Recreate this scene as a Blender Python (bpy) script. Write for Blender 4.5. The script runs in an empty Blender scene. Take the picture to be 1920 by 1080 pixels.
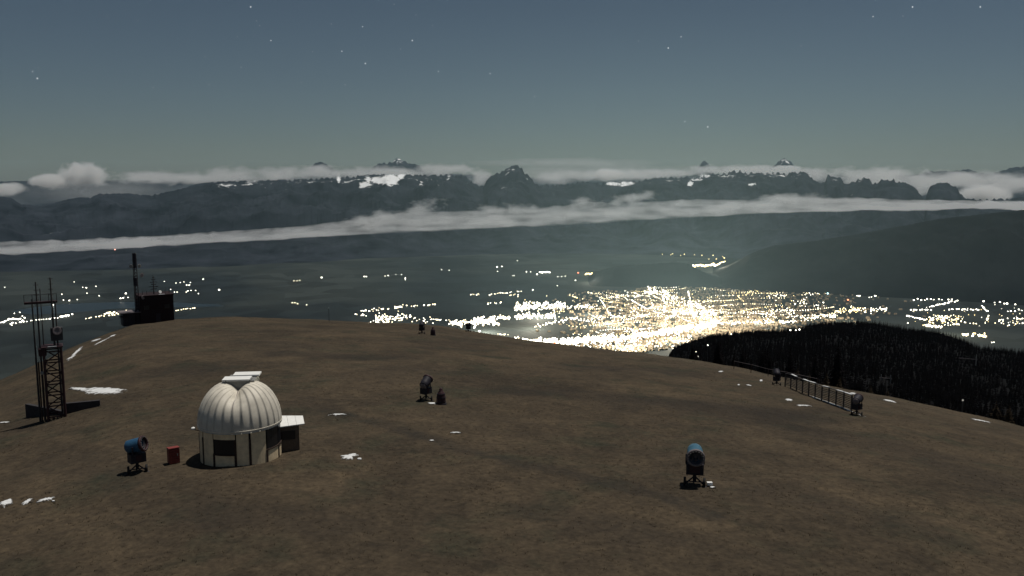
import bpy, bmesh, math, random
from mathutils import Vector, Matrix, noise as mn
random.seed(7)
R = math.radians
scene = bpy.context.scene
COL = scene.collection

# ------------------------------------------------------------------ camera
CAM_Z = 18.0                      # metres above the summit turf
FOC = 1600.0                      # focal length in pixels of the 1920 wide photograph
PITCH = R(7.3)
cam = bpy.data.cameras.new('camera'); cam.sensor_width = 36.0; cam.lens = 36.0 * FOC / 1920.0
cam.clip_start = 0.5; cam.clip_end = 400000.0
cam_ob = bpy.data.objects.new('camera', cam); COL.objects.link(cam_ob)
cam_ob.location = (0, 0, CAM_Z); cam_ob.rotation_euler = (R(90) - PITCH, 0, 0)
scene.camera = cam_ob

# ------------------------------------------------------------------ moonlit sky, moon as the one sun lamp
MOON_EL, MOON_AZ = R(74), R(55)   # azimuth measured to the right of the view direction (+Y)
world = bpy.data.worlds.new('World'); scene.world = world; world.use_nodes = True
nt = world.node_tree; nt.nodes.clear()
sky = nt.nodes.new('ShaderNodeTexSky'); sky.sky_type = 'NISHITA'; sky.sun_disc = False
sky.sun_elevation = MOON_EL; sky.sun_rotation = MOON_AZ
sky.altitude = 1900; sky.air_density = 1.0; sky.dust_density = 1.6; sky.ozone_density = 1.0
hsv = nt.nodes.new('ShaderNodeHueSaturation'); hsv.inputs['Saturation'].default_value = 0.90
tint = nt.nodes.new('ShaderNodeMix'); tint.data_type = 'RGBA'; tint.blend_type = 'MULTIPLY'
tint.inputs['Factor'].default_value = 1.0; tint.inputs['B'].default_value = (0.945, 1.0, 0.975, 1)
bg = nt.nodes.new('ShaderNodeBackground'); bg.inputs['Strength'].default_value = 0.0248
wo = nt.nodes.new('ShaderNodeOutputWorld')
nt.links.new(sky.outputs[0], hsv.inputs['Color']); nt.links.new(hsv.outputs[0], tint.inputs['A'])
nt.links.new(tint.outputs['Result'], bg.inputs['Color']); nt.links.new(bg.outputs[0], wo.inputs['Surface'])
sun = bpy.data.lights.new('moon_light', 'SUN'); sun.energy = 2.9; sun.angle = R(0.53); sun.color = (1.0, 0.95, 0.86)
sun_ob = bpy.data.objects.new('moon_light', sun); COL.objects.link(sun_ob)
sd = Vector((math.sin(MOON_AZ) * math.cos(MOON_EL), math.cos(MOON_AZ) * math.cos(MOON_EL), math.sin(MOON_EL)))
sun_ob.rotation_euler = sd.to_track_quat('Z', 'Y').to_euler(); sun_ob.location = (0, 0, 300)

scene.view_settings.view_transform = 'Standard'; scene.view_settings.look = 'None'
scene.view_settings.exposure = 0.0; scene.view_settings.gamma = 1.0
scene.view_settings.use_curve_mapping = False
cy = scene.cycles
cy.max_bounces = 4; cy.diffuse_bounces = 2; cy.glossy_bounces = 2; cy.transmission_bounces = 2
cy.volume_bounces = 3; cy.transparent_max_bounces = 12; cy.sample_clamp_indirect = 0.6; cy.sample_clamp_direct = 8.0
cy.use_denoising = True; cy.volume_max_steps = 256

# ------------------------------------------------------------------ measuring helpers
CP, SP = math.cos(PITCH), math.sin(PITCH)
def ray(x, y):
    a = (x - 960.0) / FOC; b = (540.0 - y) / FOC
    return Vector((a, CP + b * SP, -SP + b * CP))
def ang(x, y):
    d = ray(x, y); h = math.hypot(d.x, d.y)
    return math.atan2(d.x, d.y), -d.z / h          # azimuth, tangent of the depression
def at(x, y, r):
    t, d = ang(x, y)
    return Vector((math.sin(t) * r, math.cos(t) * r, CAM_Z - d * r))
def table(pts):
    return sorted(ang(*p) for p in pts)
def lerp(tab, t):
    if t <= tab[0][0]: return tab[0][1]
    if t >= tab[-1][0]: return tab[-1][1]
    lo, hi = 0, len(tab) - 1
    while hi - lo > 1:
        m = (lo + hi) // 2
        if tab[m][0] <= t: lo = m
        else: hi = m
    a, b = tab[lo], tab[hi]
    return a[1] + (b[1] - a[1]) * (t - a[0]) / max(1e-9, b[0] - a[0])
def smooth(e0, e1, v):
    u = min(1.0, max(0.0, (v - e0) / (e1 - e0))); return u * u * (3 - 2 * u)
def fbm(x, y, z=0.0, o=4):
    return mn.fractal(Vector((x, y, z)), 0.9, 2.1, o)
def ridged(x, y, z=0.0, o=6):
    return mn.ridged_multi_fractal(Vector((x, y, z)), 0.9, 2.1, o, 1.0, 2.0)

# ------------------------------------------------------------------ materials
def mat(name, col, rough=0.8, var=0.25, scale=3.0, bump=0.0, metal=0.0, spec=0.3, col2=None, det=6.0, coord='Object'):
    m = bpy.data.materials.new(name); m.use_nodes = True
    n = m.node_tree; b = n.nodes['Principled BSDF']
    b.inputs['Roughness'].default_value = rough; b.inputs['Metallic'].default_value = metal
    b.inputs['Specular IOR Level'].default_value = spec
    tc = n.nodes.new('ShaderNodeTexCoord'); nz = n.nodes.new('ShaderNodeTexNoise')
    nz.inputs['Scale'].default_value = scale; nz.inputs['Detail'].default_value = det; nz.inputs['Roughness'].default_value = 0.62
    n.links.new(tc.outputs[coord], nz.inputs['Vector'])
    rp = n.nodes.new('ShaderNodeValToRGB'); rp.color_ramp.elements[0].position = 0.3; rp.color_ramp.elements[1].position = 0.7
    c2 = col2 or tuple(min(1, c * (1 + var)) for c in col); c1 = col if col2 else tuple(c * (1 - var) for c in col)
    rp.color_ramp.elements[0].color = (*c1, 1); rp.color_ramp.elements[1].color = (*c2, 1)
    n.links.new(nz.outputs['Fac'], rp.inputs['Fac']); n.links.new(rp.outputs['Color'], b.inputs['Base Color'])
    if bump:
        bp = n.nodes.new('ShaderNodeBump'); bp.inputs['Strength'].default_value = bump; bp.inputs['Distance'].default_value = 0.05
        n.links.new(nz.outputs['Fac'], bp.inputs['Height']); n.links.new(bp.outputs[0], b.inputs['Normal'])
    return m
def emis(name, col, strength):
    m = bpy.data.materials.new(name); m.use_nodes = True
    n = m.node_tree; n.nodes.clear()
    e = n.nodes.new('ShaderNodeEmission'); o = n.nodes.new('ShaderNodeOutputMaterial')
    e.inputs['Color'].default_value = (*col, 1); e.inputs['Strength'].default_value = strength
    n.links.new(e.outputs[0], o.inputs['Surface']); m.cycles.emission_sampling = 'NONE'
    return m
M = {}

# ------------------------------------------------------------------ mesh builder
class MB:
    def __init__(s): s.v = []; s.f = []; s.mi = []; s.m = 0
    def quad(s, *p):
        i = len(s.v); s.v += [tuple(q) for q in p]; s.f.append(tuple(range(i, i + len(p)))); s.mi.append(s.m)
    def box(s, c, d, rz=0.0, rx=0.0, ry=0.0):
        mt = Matrix.Translation(Vector(c)) @ Matrix.Rotation(rz, 4, 'Z') @ Matrix.Rotation(ry, 4, 'Y') @ Matrix.Rotation(rx, 4, 'X')
        i = len(s.v); x, y, z = d[0] / 2, d[1] / 2, d[2] / 2
        for q in ((-x,-y,-z),(x,-y,-z),(x,y,-z),(-x,y,-z),(-x,-y,z),(x,-y,z),(x,y,z),(-x,y,z)): s.v.append(tuple(mt @ Vector(q)))
        for f in ((3,2,1,0),(4,5,6,7),(0,1,5,4),(1,2,6,5),(2,3,7,6),(3,0,4,7)): s.f.append(tuple(i + k for k in f)); s.mi.append(s.m)
        return s
    def tube(s, a, b, r0, r1=None, n=8, cap=True):
        a, b = Vector(a), Vector(b); r1 = r0 if r1 is None else r1
        d = (b - a).normalized(); q = d.to_track_quat('Z', 'Y'); i = len(s.v)
        for p, r in ((a, r0), (b, r1)):
            for k in range(n):
                w = 2 * math.pi * k / n; s.v.append(tuple(p + q @ Vector((math.cos(w) * r, math.sin(w) * r, 0))))
        for k in range(n):
            s.f.append((i + k, i + (k + 1) % n, i + n + (k + 1) % n, i + n + k)); s.mi.append(s.m)
        if cap:
            s.f.append(tuple(i + k for k in reversed(range(n)))); s.mi.append(s.m)
            s.f.append(tuple(i + n + k for k in range(n))); s.mi.append(s.m)
        return s
    def lathe(s, prof, n=20, axis=None, o=(0, 0, 0), closed=False):
        q = Vector(axis).normalized().to_track_quat('Z', 'Y') if axis else None; i = len(s.v); o = Vector(o)
        for r, z in prof:
            for k in range(n):
                w = 2 * math.pi * k / n; p = Vector((math.cos(w) * r, math.sin(w) * r, z)); s.v.append(tuple(o + (q @ p if q else p)))
        L = len(prof)
        for j in range(L if closed else L - 1):
            for k in range(n):
                j2 = (j + 1) % L
                s.f.append((i + j * n + k, i + j * n + (k + 1) % n, i + j2 * n + (k + 1) % n, i + j2 * n + k)); s.mi.append(s.m)
        if not closed:
            for j, rev in ((0, True), (L - 1, False)):
                if prof[j][0] > 1e-4:
                    ks = [i + j * n + k for k in range(n)]; s.f.append(tuple(reversed(ks) if rev else ks)); s.mi.append(s.m)
        return s
    def mesh(s, name, mats, smoothed=False):
        me = bpy.data.meshes.new(name); me.from_pydata(s.v, [], s.f); 
        for m in (mats if isinstance(mats, (list, tuple)) else [mats]): me.materials.append(m)
        if any(s.mi): me.polygons.foreach_set('material_index', s.mi)
        if smoothed: me.polygons.foreach_set('use_smooth', [True] * len(me.polygons))
        me.update(); return me
    def build(s, name, mats, parent=None, smoothed=False):
        return link(name, s.mesh(name, mats, smoothed), parent)
def link(name, data, parent=None):
    o = bpy.data.objects.new(name, data); COL.objects.link(o)
    if parent: o.parent = parent
    return o
def tag(o, label=None, cat=None, group=None, kind=None):
    if label: o['label'] = label
    if cat: o['category'] = cat
    if group: o['group'] = group
    if kind: o['kind'] = kind
    return o
def thing(name, label, cat, loc, rz=0.0, group=None):
    o = link(name, None); o.location = loc; o.rotation_euler = (0, 0, rz); o.empty_display_size = 0.3
    return tag(o, label, cat, group)
def copy_tree(o, parent=None):
    c = o.copy(); COL.objects.link(c); c.parent = parent
    for ch in list(o.children): copy_tree(ch, c)
    return c
# ================================================================== TERRAIN
FLOOR_Z = -1422.0
# skyline of the summit meadow as read off the photograph
MEADOW = table([(-300,770),(-100,742),(0,716),(60,688),(130,655),(200,627),(250,609),(330,599),(420,595),(520,597),(640,602),(760,607),(830,613),
                (900,625),(1000,640),(1100,652),(1200,662),(1300,676),(1380,690),(1440,703),(1500,716),(1600,734),(1700,752),(1800,775),(1920,800),(2100,838),(2400,880)])
SHOULDER = table([(1100,672),(1150,662),(1200,656),(1240,650),(1270,642),(1300,631),(1340,619),(1400,614),(1470,611),(1500,606),(1530,598),(1565,594),(1620,594),(1660,599),
                  (1700,608),(1760,614),(1800,624),(1830,640),(1920,652),(2050,665),(2300,690)])
T1150, T1330 = ang(1130, 660)[0], ang(1270, 660)[0]
def meadow_k(t):
    d = lerp(MEADOW, t)
    w = smooth(R(60), R(130), abs(t)); d = d * (1 - w) + 0.2 * w
    return d * d / (4 * CAM_Z), 2 * CAM_Z / d
def meadow_raw(t, r):
    k, rc = meadow_k(t)
    r0 = 1.2 * rc; z0 = -k * r0 * r0; s0 = 2 * k * r0
    if r <= r0: return -k * r * r
    # the open flank: steepens, then runs out on the valley floor
    u = r - r0; s1 = 0.62; L = 250.0
    za = z0 - (s0 * u + (s1 - s0) * u * u / (2 * L) if u < L else s0 * L + (s1 - s0) * L / 2 + s1 * (u - L))
    e = -1300.0
    if za < e: za = e - (1 - math.exp((za - e) / 160.0)) * 160.0
    w = smooth(T1150, T1330, t) * (1 - smooth(R(50), R(70), t))
    if w > 0:
        rs = 1450.0; zs = CAM_Z - lerp(SHOULDER, t) * rs - 14.0
        if r < rs:
            h = rs - r0; q = (r - r0) / h; q2, q3 = q * q, q * q * q
            zb = (2*q3-3*q2+1)*z0 + (q3-2*q2+q)*h*(-s0*1.15) + (-2*q3+3*q2)*zs + (q3-q2)*h*(-0.10)
        else:
            u = r - rs; zb = max(FLOOR_Z - 25, zs - 0.10 * u - 0.0006 * min(u, 500) ** 2 - 0.5 * max(0, u - 500))
        za = za * (1 - w) + zb * w
    return za
def relief(x, y, r):
    a = smooth(8, 40, r)
    return a * (0.42 * fbm(x / 21.0, y / 21.0, 3.3, 3) + 0.10 * fbm(x / 4.6, y / 4.6, 8.1, 3))
def ground_z(x, y):
    r = math.hypot(x, y)
    return meadow_raw(math.atan2(x, y), r) + relief(x, y, r)
def gp(x, y, frac=None):
    """point on the meadow seen at a pixel of the photograph"""
    t, d = ang(x, y); k, rc = meadow_k(t)
    if frac: r = rc * frac
    else:
        s_, c_ = math.sin(t), math.cos(t); disc = d * d - 4 * k * CAM_Z
        r = (d - math.sqrt(disc)) / (2 * k) if disc > 0 else rc
        lim = rc * 1.02; r = max(20.0, r - 0.12 * r); f = lambda q: CAM_Z - d * q - ground_z(s_ * q, c_ * q)
        while r < lim and f(r) > 0: r += 0.8
        lo, hi = r - 0.8, r
        for _ in range(6):
            m_ = (lo + hi) / 2
            if f(m_) > 0: lo = m_
            else: hi = m_
        r = min(hi, lim)
    X, Y = math.sin(t) * r, math.cos(t) * r
    return Vector((X, Y, ground_z(X, Y)))

def polar(name, ts, rs, zf, m, attrs=None, wrap=False):
    v, f = [], []; nr = len(rs); nt_ = len(ts); vals = {k: [] for k in (attrs or {})}
    for t in ts:
        s, c = math.sin(t), math.cos(t)
        for r in rs:
            z = zf(t, r, s * r, c * r); v.append((s * r, c * r, z))
            for k, fn in (attrs or {}).items(): vals[k].append(fn(t, r, s * r, c * r, z))
    for i in range(nt_ if wrap else nt_ - 1):
        j = (i + 1) % nt_
        for q in range(nr - 1):
            f.append((i * nr + q, i * nr + q + 1, j * nr + q + 1, j * nr + q))
    me = bpy.data.meshes.new(name); me.from_pydata(v, [], f); me.materials.append(m)
    for k, vv in vals.items():
        at_ = me.attributes.new(k, 'FLOAT', 'POINT'); at_.data.foreach_set('value', vv)
    me.polygons.foreach_set('use_smooth', [True] * len(f)); me.update()
    # faces must look up
    if me.polygons and me.polygons[0].normal.z < 0: me.flip_normals()
    return link(name, me)
def frange(a, b, n): return [a + (b - a) * i / (n - 1) for i in range(n)]
def geo(a, b, n): return [a * (b / a) ** (i / (n - 1)) for i in range(n)]

# ---- meadow material: dry brown autumn turf, mottled, a darker rutted track across it
def turf_material():
    m = bpy.data.materials.new('dry_turf'); m.use_nodes = True; n = m.node_tree; b = n.nodes['Principled BSDF']
    b.inputs['Roughness'].default_value = 0.95; b.inputs['Specular IOR Level'].default_value = 0.1
    g = n.nodes.new('ShaderNodeNewGeometry')
    def nz(scale, det, vec=None, dist=0.0):
        t = n.nodes.new('ShaderNodeTexNoise'); t.inputs['Scale'].default_value = scale; t.inputs['Detail'].default_value = det
        t.inputs['Roughness'].default_value = 0.65; t.inputs['Distortion'].default_value = dist
        n.links.new(vec or g.outputs['Position'], t.inputs['Vector']); return t.outputs['Fac']
    def ramp(fac, a, b_, p0=0.35, p1=0.65):
        r = n.nodes.new('ShaderNodeValToRGB'); r.color_ramp.elements[0].position = p0; r.color_ramp.elements[1].position = p1
        r.color_ramp.elements[0].color = (*a, 1); r.color_ramp.elements[1].color = (*b_, 1); n.links.new(fac, r.inputs['Fac']); return r.outputs['Color']
    def mix(a, b_, fac, mode='MIX'):
        x = n.nodes.new('ShaderNodeMix'); x.data_type = 'RGBA'; x.blend_type = mode
        if isinstance(fac, float): x.inputs['Factor'].default_value = fac
        else: n.links.new(fac, x.inputs['Factor'])
        for s, val in (('A', a), ('B', b_)):
            if isinstance(val, tuple): x.inputs[s].default_value = (*val, 1)
            else: n.links.new(val, x.inputs[s])
        return x.outputs['Result']
    base = ramp(nz(0.06, 8, dist=0.8), (0.047, 0.038, 0.028), (0.087, 0.067, 0.045), 0.33, 0.66)
    green = ramp(nz(0.16, 6), (0, 0, 0), (1, 1, 1), 0.52, 0.72)
    c = mix(base, (0.042, 0.042, 0.029), green)
    fine = ramp(nz(2.6, 9), (0.66, 0.66, 0.68), (1.34, 1.32, 1.28), 0.3, 0.7)
    c = mix(c, fine, 1.0, 'MULTIPLY')
    mid = ramp(nz(0.45, 7, dist=1.0), (0.72, 0.73, 0.76), (1.22, 1.20, 1.15), 0.32, 0.7)
    c = mix(c, mid, 1.0, 'MULTIPLY')
    ta = n.nodes.new('ShaderNodeAttribute'); ta.attribute_name = 'track'
    c = mix(c, (0.020, 0.021, 0.021), ta.outputs['Fac'])
    ha = n.nodes.new('ShaderNodeAttribute'); ha.attribute_name = 'heath'
    c = mix(c, (0.026, 0.023, 0.021), ha.outputs['Fac'])
    wa = n.nodes.new('ShaderNodeAttribute'); wa.attribute_name = 'wood'
    c = mix(c, (0.0035, 0.0032, 0.0033), wa.outputs['Fac'])
    n.links.new(c, b.inputs['Base Color'])
    bp = n.nodes.new('ShaderNodeBump'); bp.inputs['Strength'].default_value = 0.9; bp.inputs['Distance'].default_value = 0.16
    n.links.new(nz(2.2, 9), bp.inputs['Height']); n.links.new(bp.outputs[0], b.inputs['Normal'])
    return m
M['turf'] = turf_material()
def seg_d(px, py, a, b):
    ax, ay = b[0] - a[0], b[1] - a[1]; q = max(0, min(1, ((px - a[0]) * ax + (py - a[1]) * ay) / (ax * ax + ay * ay)))
    return math.hypot(px - a[0] - q * ax, py - a[1] - q * ay)
HEATH = [(gp(*a[:2]), gp(*a[2:4]), a[4], a[5]) for a in [(540,662,740,672,3.2,.6),(470,640,560,650,4,.4),(1090,690,1290,700,4,.55),(980,735,1180,748,3.5,.5),(1180,752,1480,780,4.5,.7),(1440,790,1640,830,3,.5),(1640,830,1860,900,4,.45),(700,700,760,690,5,.35),(300,700,420,690,4,.4),(560,760,610,800,3,.3),(380,960,620,990,2.5,.4),(1000,960,1200,1000,2,.4),(1450,920,1700,980,2.5,.4),(830,650,900,640,6,.35),(120,850,230,905,2.2,.35)]]
def heath_val(t, r, x, y, z):
    if r > 200 or y < 20: return 0.0
    v = 0.0
    for a, b, w, s in HEATH:
        d = seg_d(x, y, a, b)
        if d < w * 2: v = max(v, 0.75 * s * (1 - smooth(w * .2, w * 1.6, d + 1.2 * w * .5 * mn.noise(Vector((x / 4, y / 4, 2))))))
    return v
TRACK = [gp(*p) for p in [(610,770),(700,790),(790,818),(880,846),(960,865),(1060,884),(1150,906),(1240,930),(1330,965)]]
def track_val(t, r, x, y, z):
    if r > 110 or y < 20: return 0.0
    d = min(seg_d(x, y, TRACK[i], TRACK[i + 1]) for i in range(len(TRACK) - 1))
    w = 1.3 + 0.5 * mn.noise(Vector((x / 3, y / 3, 1)))
    return 0.5 * (1 - smooth(w * 0.35, w, d)) * (0.7 + 0.5 * mn.noise(Vector((x / 2.2, y / 2.2, 5))))
ts_f = frange(R(-36), R(36), 430); ts_b = frange(R(38), R(322), 120)
ts_all = ts_f + ts_b
def norm(t): return t - 2 * math.pi if t > math.pi else t
rs = [0.5, 6, 12, 18, 24, 28] + frange(31, 110, 190) + geo(112, 330, 90) + geo(340, 9000, 70)
meadow = polar('ground', ts_all, rs, lambda t, r, x, y: max(FLOOR_Z - 20, meadow_raw(norm(t), r) + relief(x, y, r)), M['turf'], {'track': track_val, 'heath': heath_val, 'wood': lambda t, r, x, y, z: smooth(1.10, 1.22, r / meadow_k(norm(t))[1] + .05 * mn.noise(Vector((x / 9, y / 9, 1)))) * smooth(R(-2), R(6), norm(t)) * (norm(t) < R(80))}, wrap=True)
tag(meadow, 'brown dry grass summit meadow falling away to the valley', kind='structure')

# ---- valley floor
def floor_material():
    m = bpy.data.materials.new('valley_fields'); m.use_nodes = True; n = m.node_tree; b = n.nodes['Principled BSDF']
    b.inputs['Roughness'].default_value = 0.95; b.inputs['Specular IOR Level'].default_value = 0.1
    g = n.nodes.new('ShaderNodeNewGeometry'); mp = n.nodes.new('ShaderNodeMapping'); mp.inputs['Scale'].default_value = (0.001, 0.001, 0.001)
    n.links.new(g.outputs['Position'], mp.inputs['Vector'])
    vo = n.nodes.new('ShaderNodeTexVoronoi'); vo.inputs['Scale'].default_value = 2.6; n.links.new(mp.outputs[0], vo.inputs['Vector'])
    nz = n.nodes.new('ShaderNodeTexNoise'); nz.inputs['Scale'].default_value = 0.5; nz.inputs['Detail'].default_value = 8; n.links.new(mp.outputs[0], nz.inputs['Vector'])
    rp = n.nodes.new('ShaderNodeValToRGB'); rp.color_ramp.elements[0].position = 0.42; rp.color_ramp.elements[1].position = 0.6
    rp.color_ramp.elements[0].color = (0.012, 0.016, 0.018, 1); rp.color_ramp.elements[1].color = (0.028, 0.033, 0.031, 1); n.links.new(nz.outputs['Fac'], rp.inputs['Fac'])
    sp = n.nodes.new('ShaderNodeSeparateColor'); n.links.new(vo.outputs['Color'], sp.inputs[0])
    mr = n.nodes.new('ShaderNodeMapRange'); mr.inputs['To Min'].default_value = 0.7; mr.inputs['To Max'].default_value = 1.35; n.links.new(sp.outputs[0], mr.inputs['Value'])
    mx = n.nodes.new('ShaderNodeMix'); mx.data_type = 'RGBA'; mx.blend_type = 'MULTIPLY'; mx.inputs['Factor'].default_value = 1
    n.links.new(rp.outputs['Color'], mx.inputs['A']); n.links.new(mr.outputs[0], mx.inputs['B']); n.links.new(mx.outputs['Result'], b.inputs['Base Color'])
    return m
M['floor'] = floor_material()
vf = polar('valley_floor', frange(R(-180), R(177), 120), geo(1200, 70000, 60), lambda t, r, x, y: FLOOR_Z, M['floor'], wrap=True)
tag(vf, 'dark valley plain of fields and woods', kind='structure')

# ---- mountains
def rock_material(name, forest, rock, snow=True):
    m = bpy.data.materials.new(name); m.use_nodes = True; n = m.node_tree; b = n.nodes['Principled BSDF']
    b.inputs['Roughness'].default_value = 0.95; b.inputs['Specular IOR Level'].default_value = 0.05
    g = n.nodes.new('ShaderNodeNewGeometry')
    nz = n.nodes.new('ShaderNodeTexNoise'); nz.inputs['Scale'].default_value = 0.0016; nz.inputs['Detail'].default_value = 9; nz.inputs['Roughness'].default_value = 0.65
    n.links.new(g.outputs['Position'], nz.inputs['Vector'])
    rp = n.nodes.new('ShaderNodeValToRGB'); rp.color_ramp.elements[0].position = 0.35; rp.color_ramp.elements[1].position = 0.68
    rp.color_ramp.elements[0].color = (*forest, 1); rp.color_ramp.elements[1].color = (*rock, 1); n.links.new(nz.outputs['Fac'], rp.inputs['Fac'])
    out = rp.outputs['Color']
    if snow:
        a = n.nodes.new('ShaderNodeAttribute'); a.attribute_name = 'snow'
        mr = n.nodes.new('ShaderNodeMapRange'); sn = n.nodes.new('ShaderNodeTexNoise'); sn.inputs['Scale'].default_value = 0.0042; sn.inputs['Detail'].default_value = 7; sn.inputs['Roughness'].default_value = 0.7; n.links.new(g.outputs['Position'], sn.inputs['Vector'])
        ad = n.nodes.new('ShaderNodeMath'); ad.operation = 'MULTIPLY_ADD'; ad.inputs[1].default_value = 1.9; n.links.new(sn.outputs['Fac'], ad.inputs[0]); n.links.new(a.outputs['Fac'], ad.inputs[2])
        mr.inputs['From Min'].default_value = 1.52; mr.inputs['From Max'].default_value = 1.62; n.links.new(ad.outputs[0], mr.inputs['Value'])
        mx = n.nodes.new('ShaderNodeMix'); mx.data_type = 'RGBA'; n.links.new(mr.outputs[0], mx.inputs['Factor']); n.links.new(out, mx.inputs['A']); mx.inputs['B'].default_value = (0.75, 0.76, 0.78, 1)
        out = mx.outputs['Result']
    n.links.new(out, b.inputs['Base Color'])
    return m
M['rock'] = rock_material('mountain_rock', (0.004, 0.006, 0.010), (0.030, 0.035, 0.047))
M['forest_hill'] = rock_material('forested_hill', (0.003, 0.004, 0.006), (0.010, 0.012, 0.014), snow=False)

SNOW = [(683,345,9,6,1.0),(690,336,6,5,.9),(712,338,15,6,1.0),(735,334,16,7,1.0),(752,328,8,6,1.0),(728,343,14,5,.9),(635,333,4,9,.9),(700,350,18,4,.5),(470,343,30,8,.55),(420,348,26,7,.5),
        (560,340,40,8,.45),(788,346,6,4,.7),(823,349,6,4,.6),(842,331,5,3,.6),(1150,344,14,3,.95),(1175,344,14,3,1.0),(1165,347,22,2,.8),(1240,332,10,3,.6),
        (1305,337,14,3,.8),(1294,345,5,5,.9),(1320,330,10,3,.9),(1410,346,8,3,.8),(945,353,8,5,.5),(1598,366,3,3,.7),(960,330,6,8,.35),(97,437,5,4,.45),(660,338,40,6,.50),(800,336,60,7,.47),(880,338,12,9,.45),(960,322,20,10,.50),(985,338,12,8,.50),(600,341,60,8,.42),(500,347,60,7,.42),(1380,330,60,7,.47),(1460,330,50,7,.50),(1250,338,50,6,.45),(1560,336,12,8,.42),(1615,340,14,7,.42),(745,300,22,8,.55),(1470,302,16,8,.6)]
SN = [(ang(a, b), w / FOC, h / FOC, s) for a, b, w, h, s in SNOW]
def snow_val(t, r, x, y, z):
    d = (CAM_Z - z) / r; v = 0.0
    for (ta, da), w, h, s in SN:
        dt = (t - ta) / w; 
        if abs(dt) > 2.5: continue
        dd = (d - da) / h; v = max(v, s * math.exp(-0.5 * (dt * dt + dd * dd)))
    return v

LOW = table([(-600,500),(-200,482),(0,475),(200,465),(330,457),(500,448),(640,441),(800,433),(900,428),(1000,424),(1100,419),(1200,412),(1300,407),(1400,401),(1500,397),(1640,393),(1800,390),(1920,388),(2200,384),(2500,382)])
UPP = table([(-600,472),(-200,460),(0,453),(100,450),(200,446),(330,440),(440,432),(560,424),(640,413),(700,405),(760,398),(830,396),(900,394),(1000,391),(1060,384),(1100,377),(1150,380),(1250,376),(1300,373),(1400,375),(1440,368),(1500,369),(1600,370),(1700,374),(1800,376),(1920,376),(2200,374),(2500,372)])
def fog_edges(t):
    r1 = 16700 + 800 * smooth(R(-30), R(10), t) + 700 * smooth(R(0), R(30), t); return r1, r1 + 2600
def under_fog(t, r, z):
    r1, r2 = fog_edges(t)
    if r < r1 - 900 or r > r2: return z
    u = max(0.0, (r - r1) / (r2 - r1)); d = lerp(LOW, t) + (lerp(UPP, t) - lerp(LOW, t)) * u ** 0.85
    return min(z, CAM_Z - d * r - 110 * (1 - u) - 12)
def range_mesh(name, crest, rc, rb, m, t0, t1, nt_, jag, back=5000, amp=0.22, nf=34, snow=False, seed=0.0, power=1.25, cap=None):
    """a mountain range: foot at rb(t), crest line at rc(t) with skyline 'crest', gullied front"""
    us = [i / nf for i in range(nf)] + [1.0, 1.06, 1.16, 1.35, 1.7, 2.2]
    v, f, sv = [], [], []
    ts = frange(t0, t1, nt_)
    for t in ts:
        C = rc(t); B = rb(t); d = lerp(crest, t)
        jg = jag * (0.3 + 0.7 * smooth(R(-20), R(-10), t)) * (0.5 - 1.6 * abs(mn.noise(Vector((t * 170, seed, 0)))) * -1 - 0.35 + 0.30 * mn.noise(Vector((t * 430, seed, 3))) + 0.08 * mn.noise(Vector((t * 1100, seed, 5))))
        zc = CAM_Z - (d + jg) * C; s, c = math.sin(t), math.cos(t)
        for u in us:
            r = B + (C - B) * u if u <= 1 else C + (u - 1) * back
            x, y = s * r, c * r
            if u <= 1:
                h = u ** power; env = 4 * u * (1 - u)
                g = ridged(x / 1700, y / 3000, seed, 7) * 0.5 - 0.55
                zb_ = CAM_Z - (d + jg * smooth(.93, 1.0, u)) * C; z = FLOOR_Z - 6 + (zb_ - FLOOR_Z + 6) * (h + amp * env * g * (0.35 + 0.65 * u))
                z = min(z, CAM_Z - (d + jg * smooth(.93, 1.0, u)) * r - 4 * (1 - u)) if u < 1 else zc
            else:
                z = zc - (zc - FLOOR_Z) * min(1.05, (u - 1) / 1.1) * 1.0
            if cap: z = cap(t, r, z)
            v.append((x, y, z))
            if snow: sv.append(snow_val(t, r, x, y, z))
    n = len(us)
    for i in range(nt_ - 1):
        for q in range(n - 1): f.append((i * n + q, i * n + q + 1, (i + 1) * n + q + 1, (i + 1) * n + q))
    me = bpy.data.meshes.new(name); me.from_pydata(v, [], f); me.materials.append(m)
    if snow: me.attributes.new('snow', 'FLOAT', 'POINT').data.foreach_set('value', sv)
    me.polygons.foreach_set('use_smooth', [True] * len(f)); me.update()
    if me.polygons[0].normal.z < 0: me.flip_normals()
    return tag(link(name, me), kind='structure')

FRONT = table([(-700,352),(-420,345),(-250,356),(-120,352),(-40,362),(0,367),(20,370),(40,383),(48,382),(65,385),(100,380),(130,372),(150,369),(170,370),(185,362),(240,362),(280,365),
    (320,358),(340,353),(370,344),(400,340),(450,338),(520,336),(560,335),(600,332),(640,330),(690,326),(740,325),(800,326),(850,325),(872,328),(888,341),(900,347),(906,345),
    (915,332),(935,321),(950,314),(962,308),(972,307),(978,312),(985,321),(996,332),(1008,344),(1060,344),(1090,337),(1112,341),(1190,338),(1230,331),(1288,329),(1300,334),(1330,325),(1350,323),
    (1372,319),(1388,317),(1402,322),(1420,322),(1480,321),(1508,319),(1516,326),(1534,340),(1546,341),(1552,326),(1562,330),(1576,331),(1583,343),(1592,342),(1600,338),(1618,330),(1627,332),(1640,341),(1652,336),(1672,334),
    (1690,339),(1702,342),(1716,350),(1735,372),(1741,352),(1748,344),(1762,340),(1780,341),(1796,349),(1801,362),(1812,370),(1850,371),(1920,368),(2000,360),(2200,350),(2600,345)])
rng = range_mesh('mountain_range', FRONT, lambda t: 25500.0, lambda t: 15600 + 900 * math.sin(t * 7 + 1), M['rock'], R(-50), R(50), 2800, 0.0046, snow=True, seed=2.0, nf=60, amp=.62, cap=under_fog)
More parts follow.
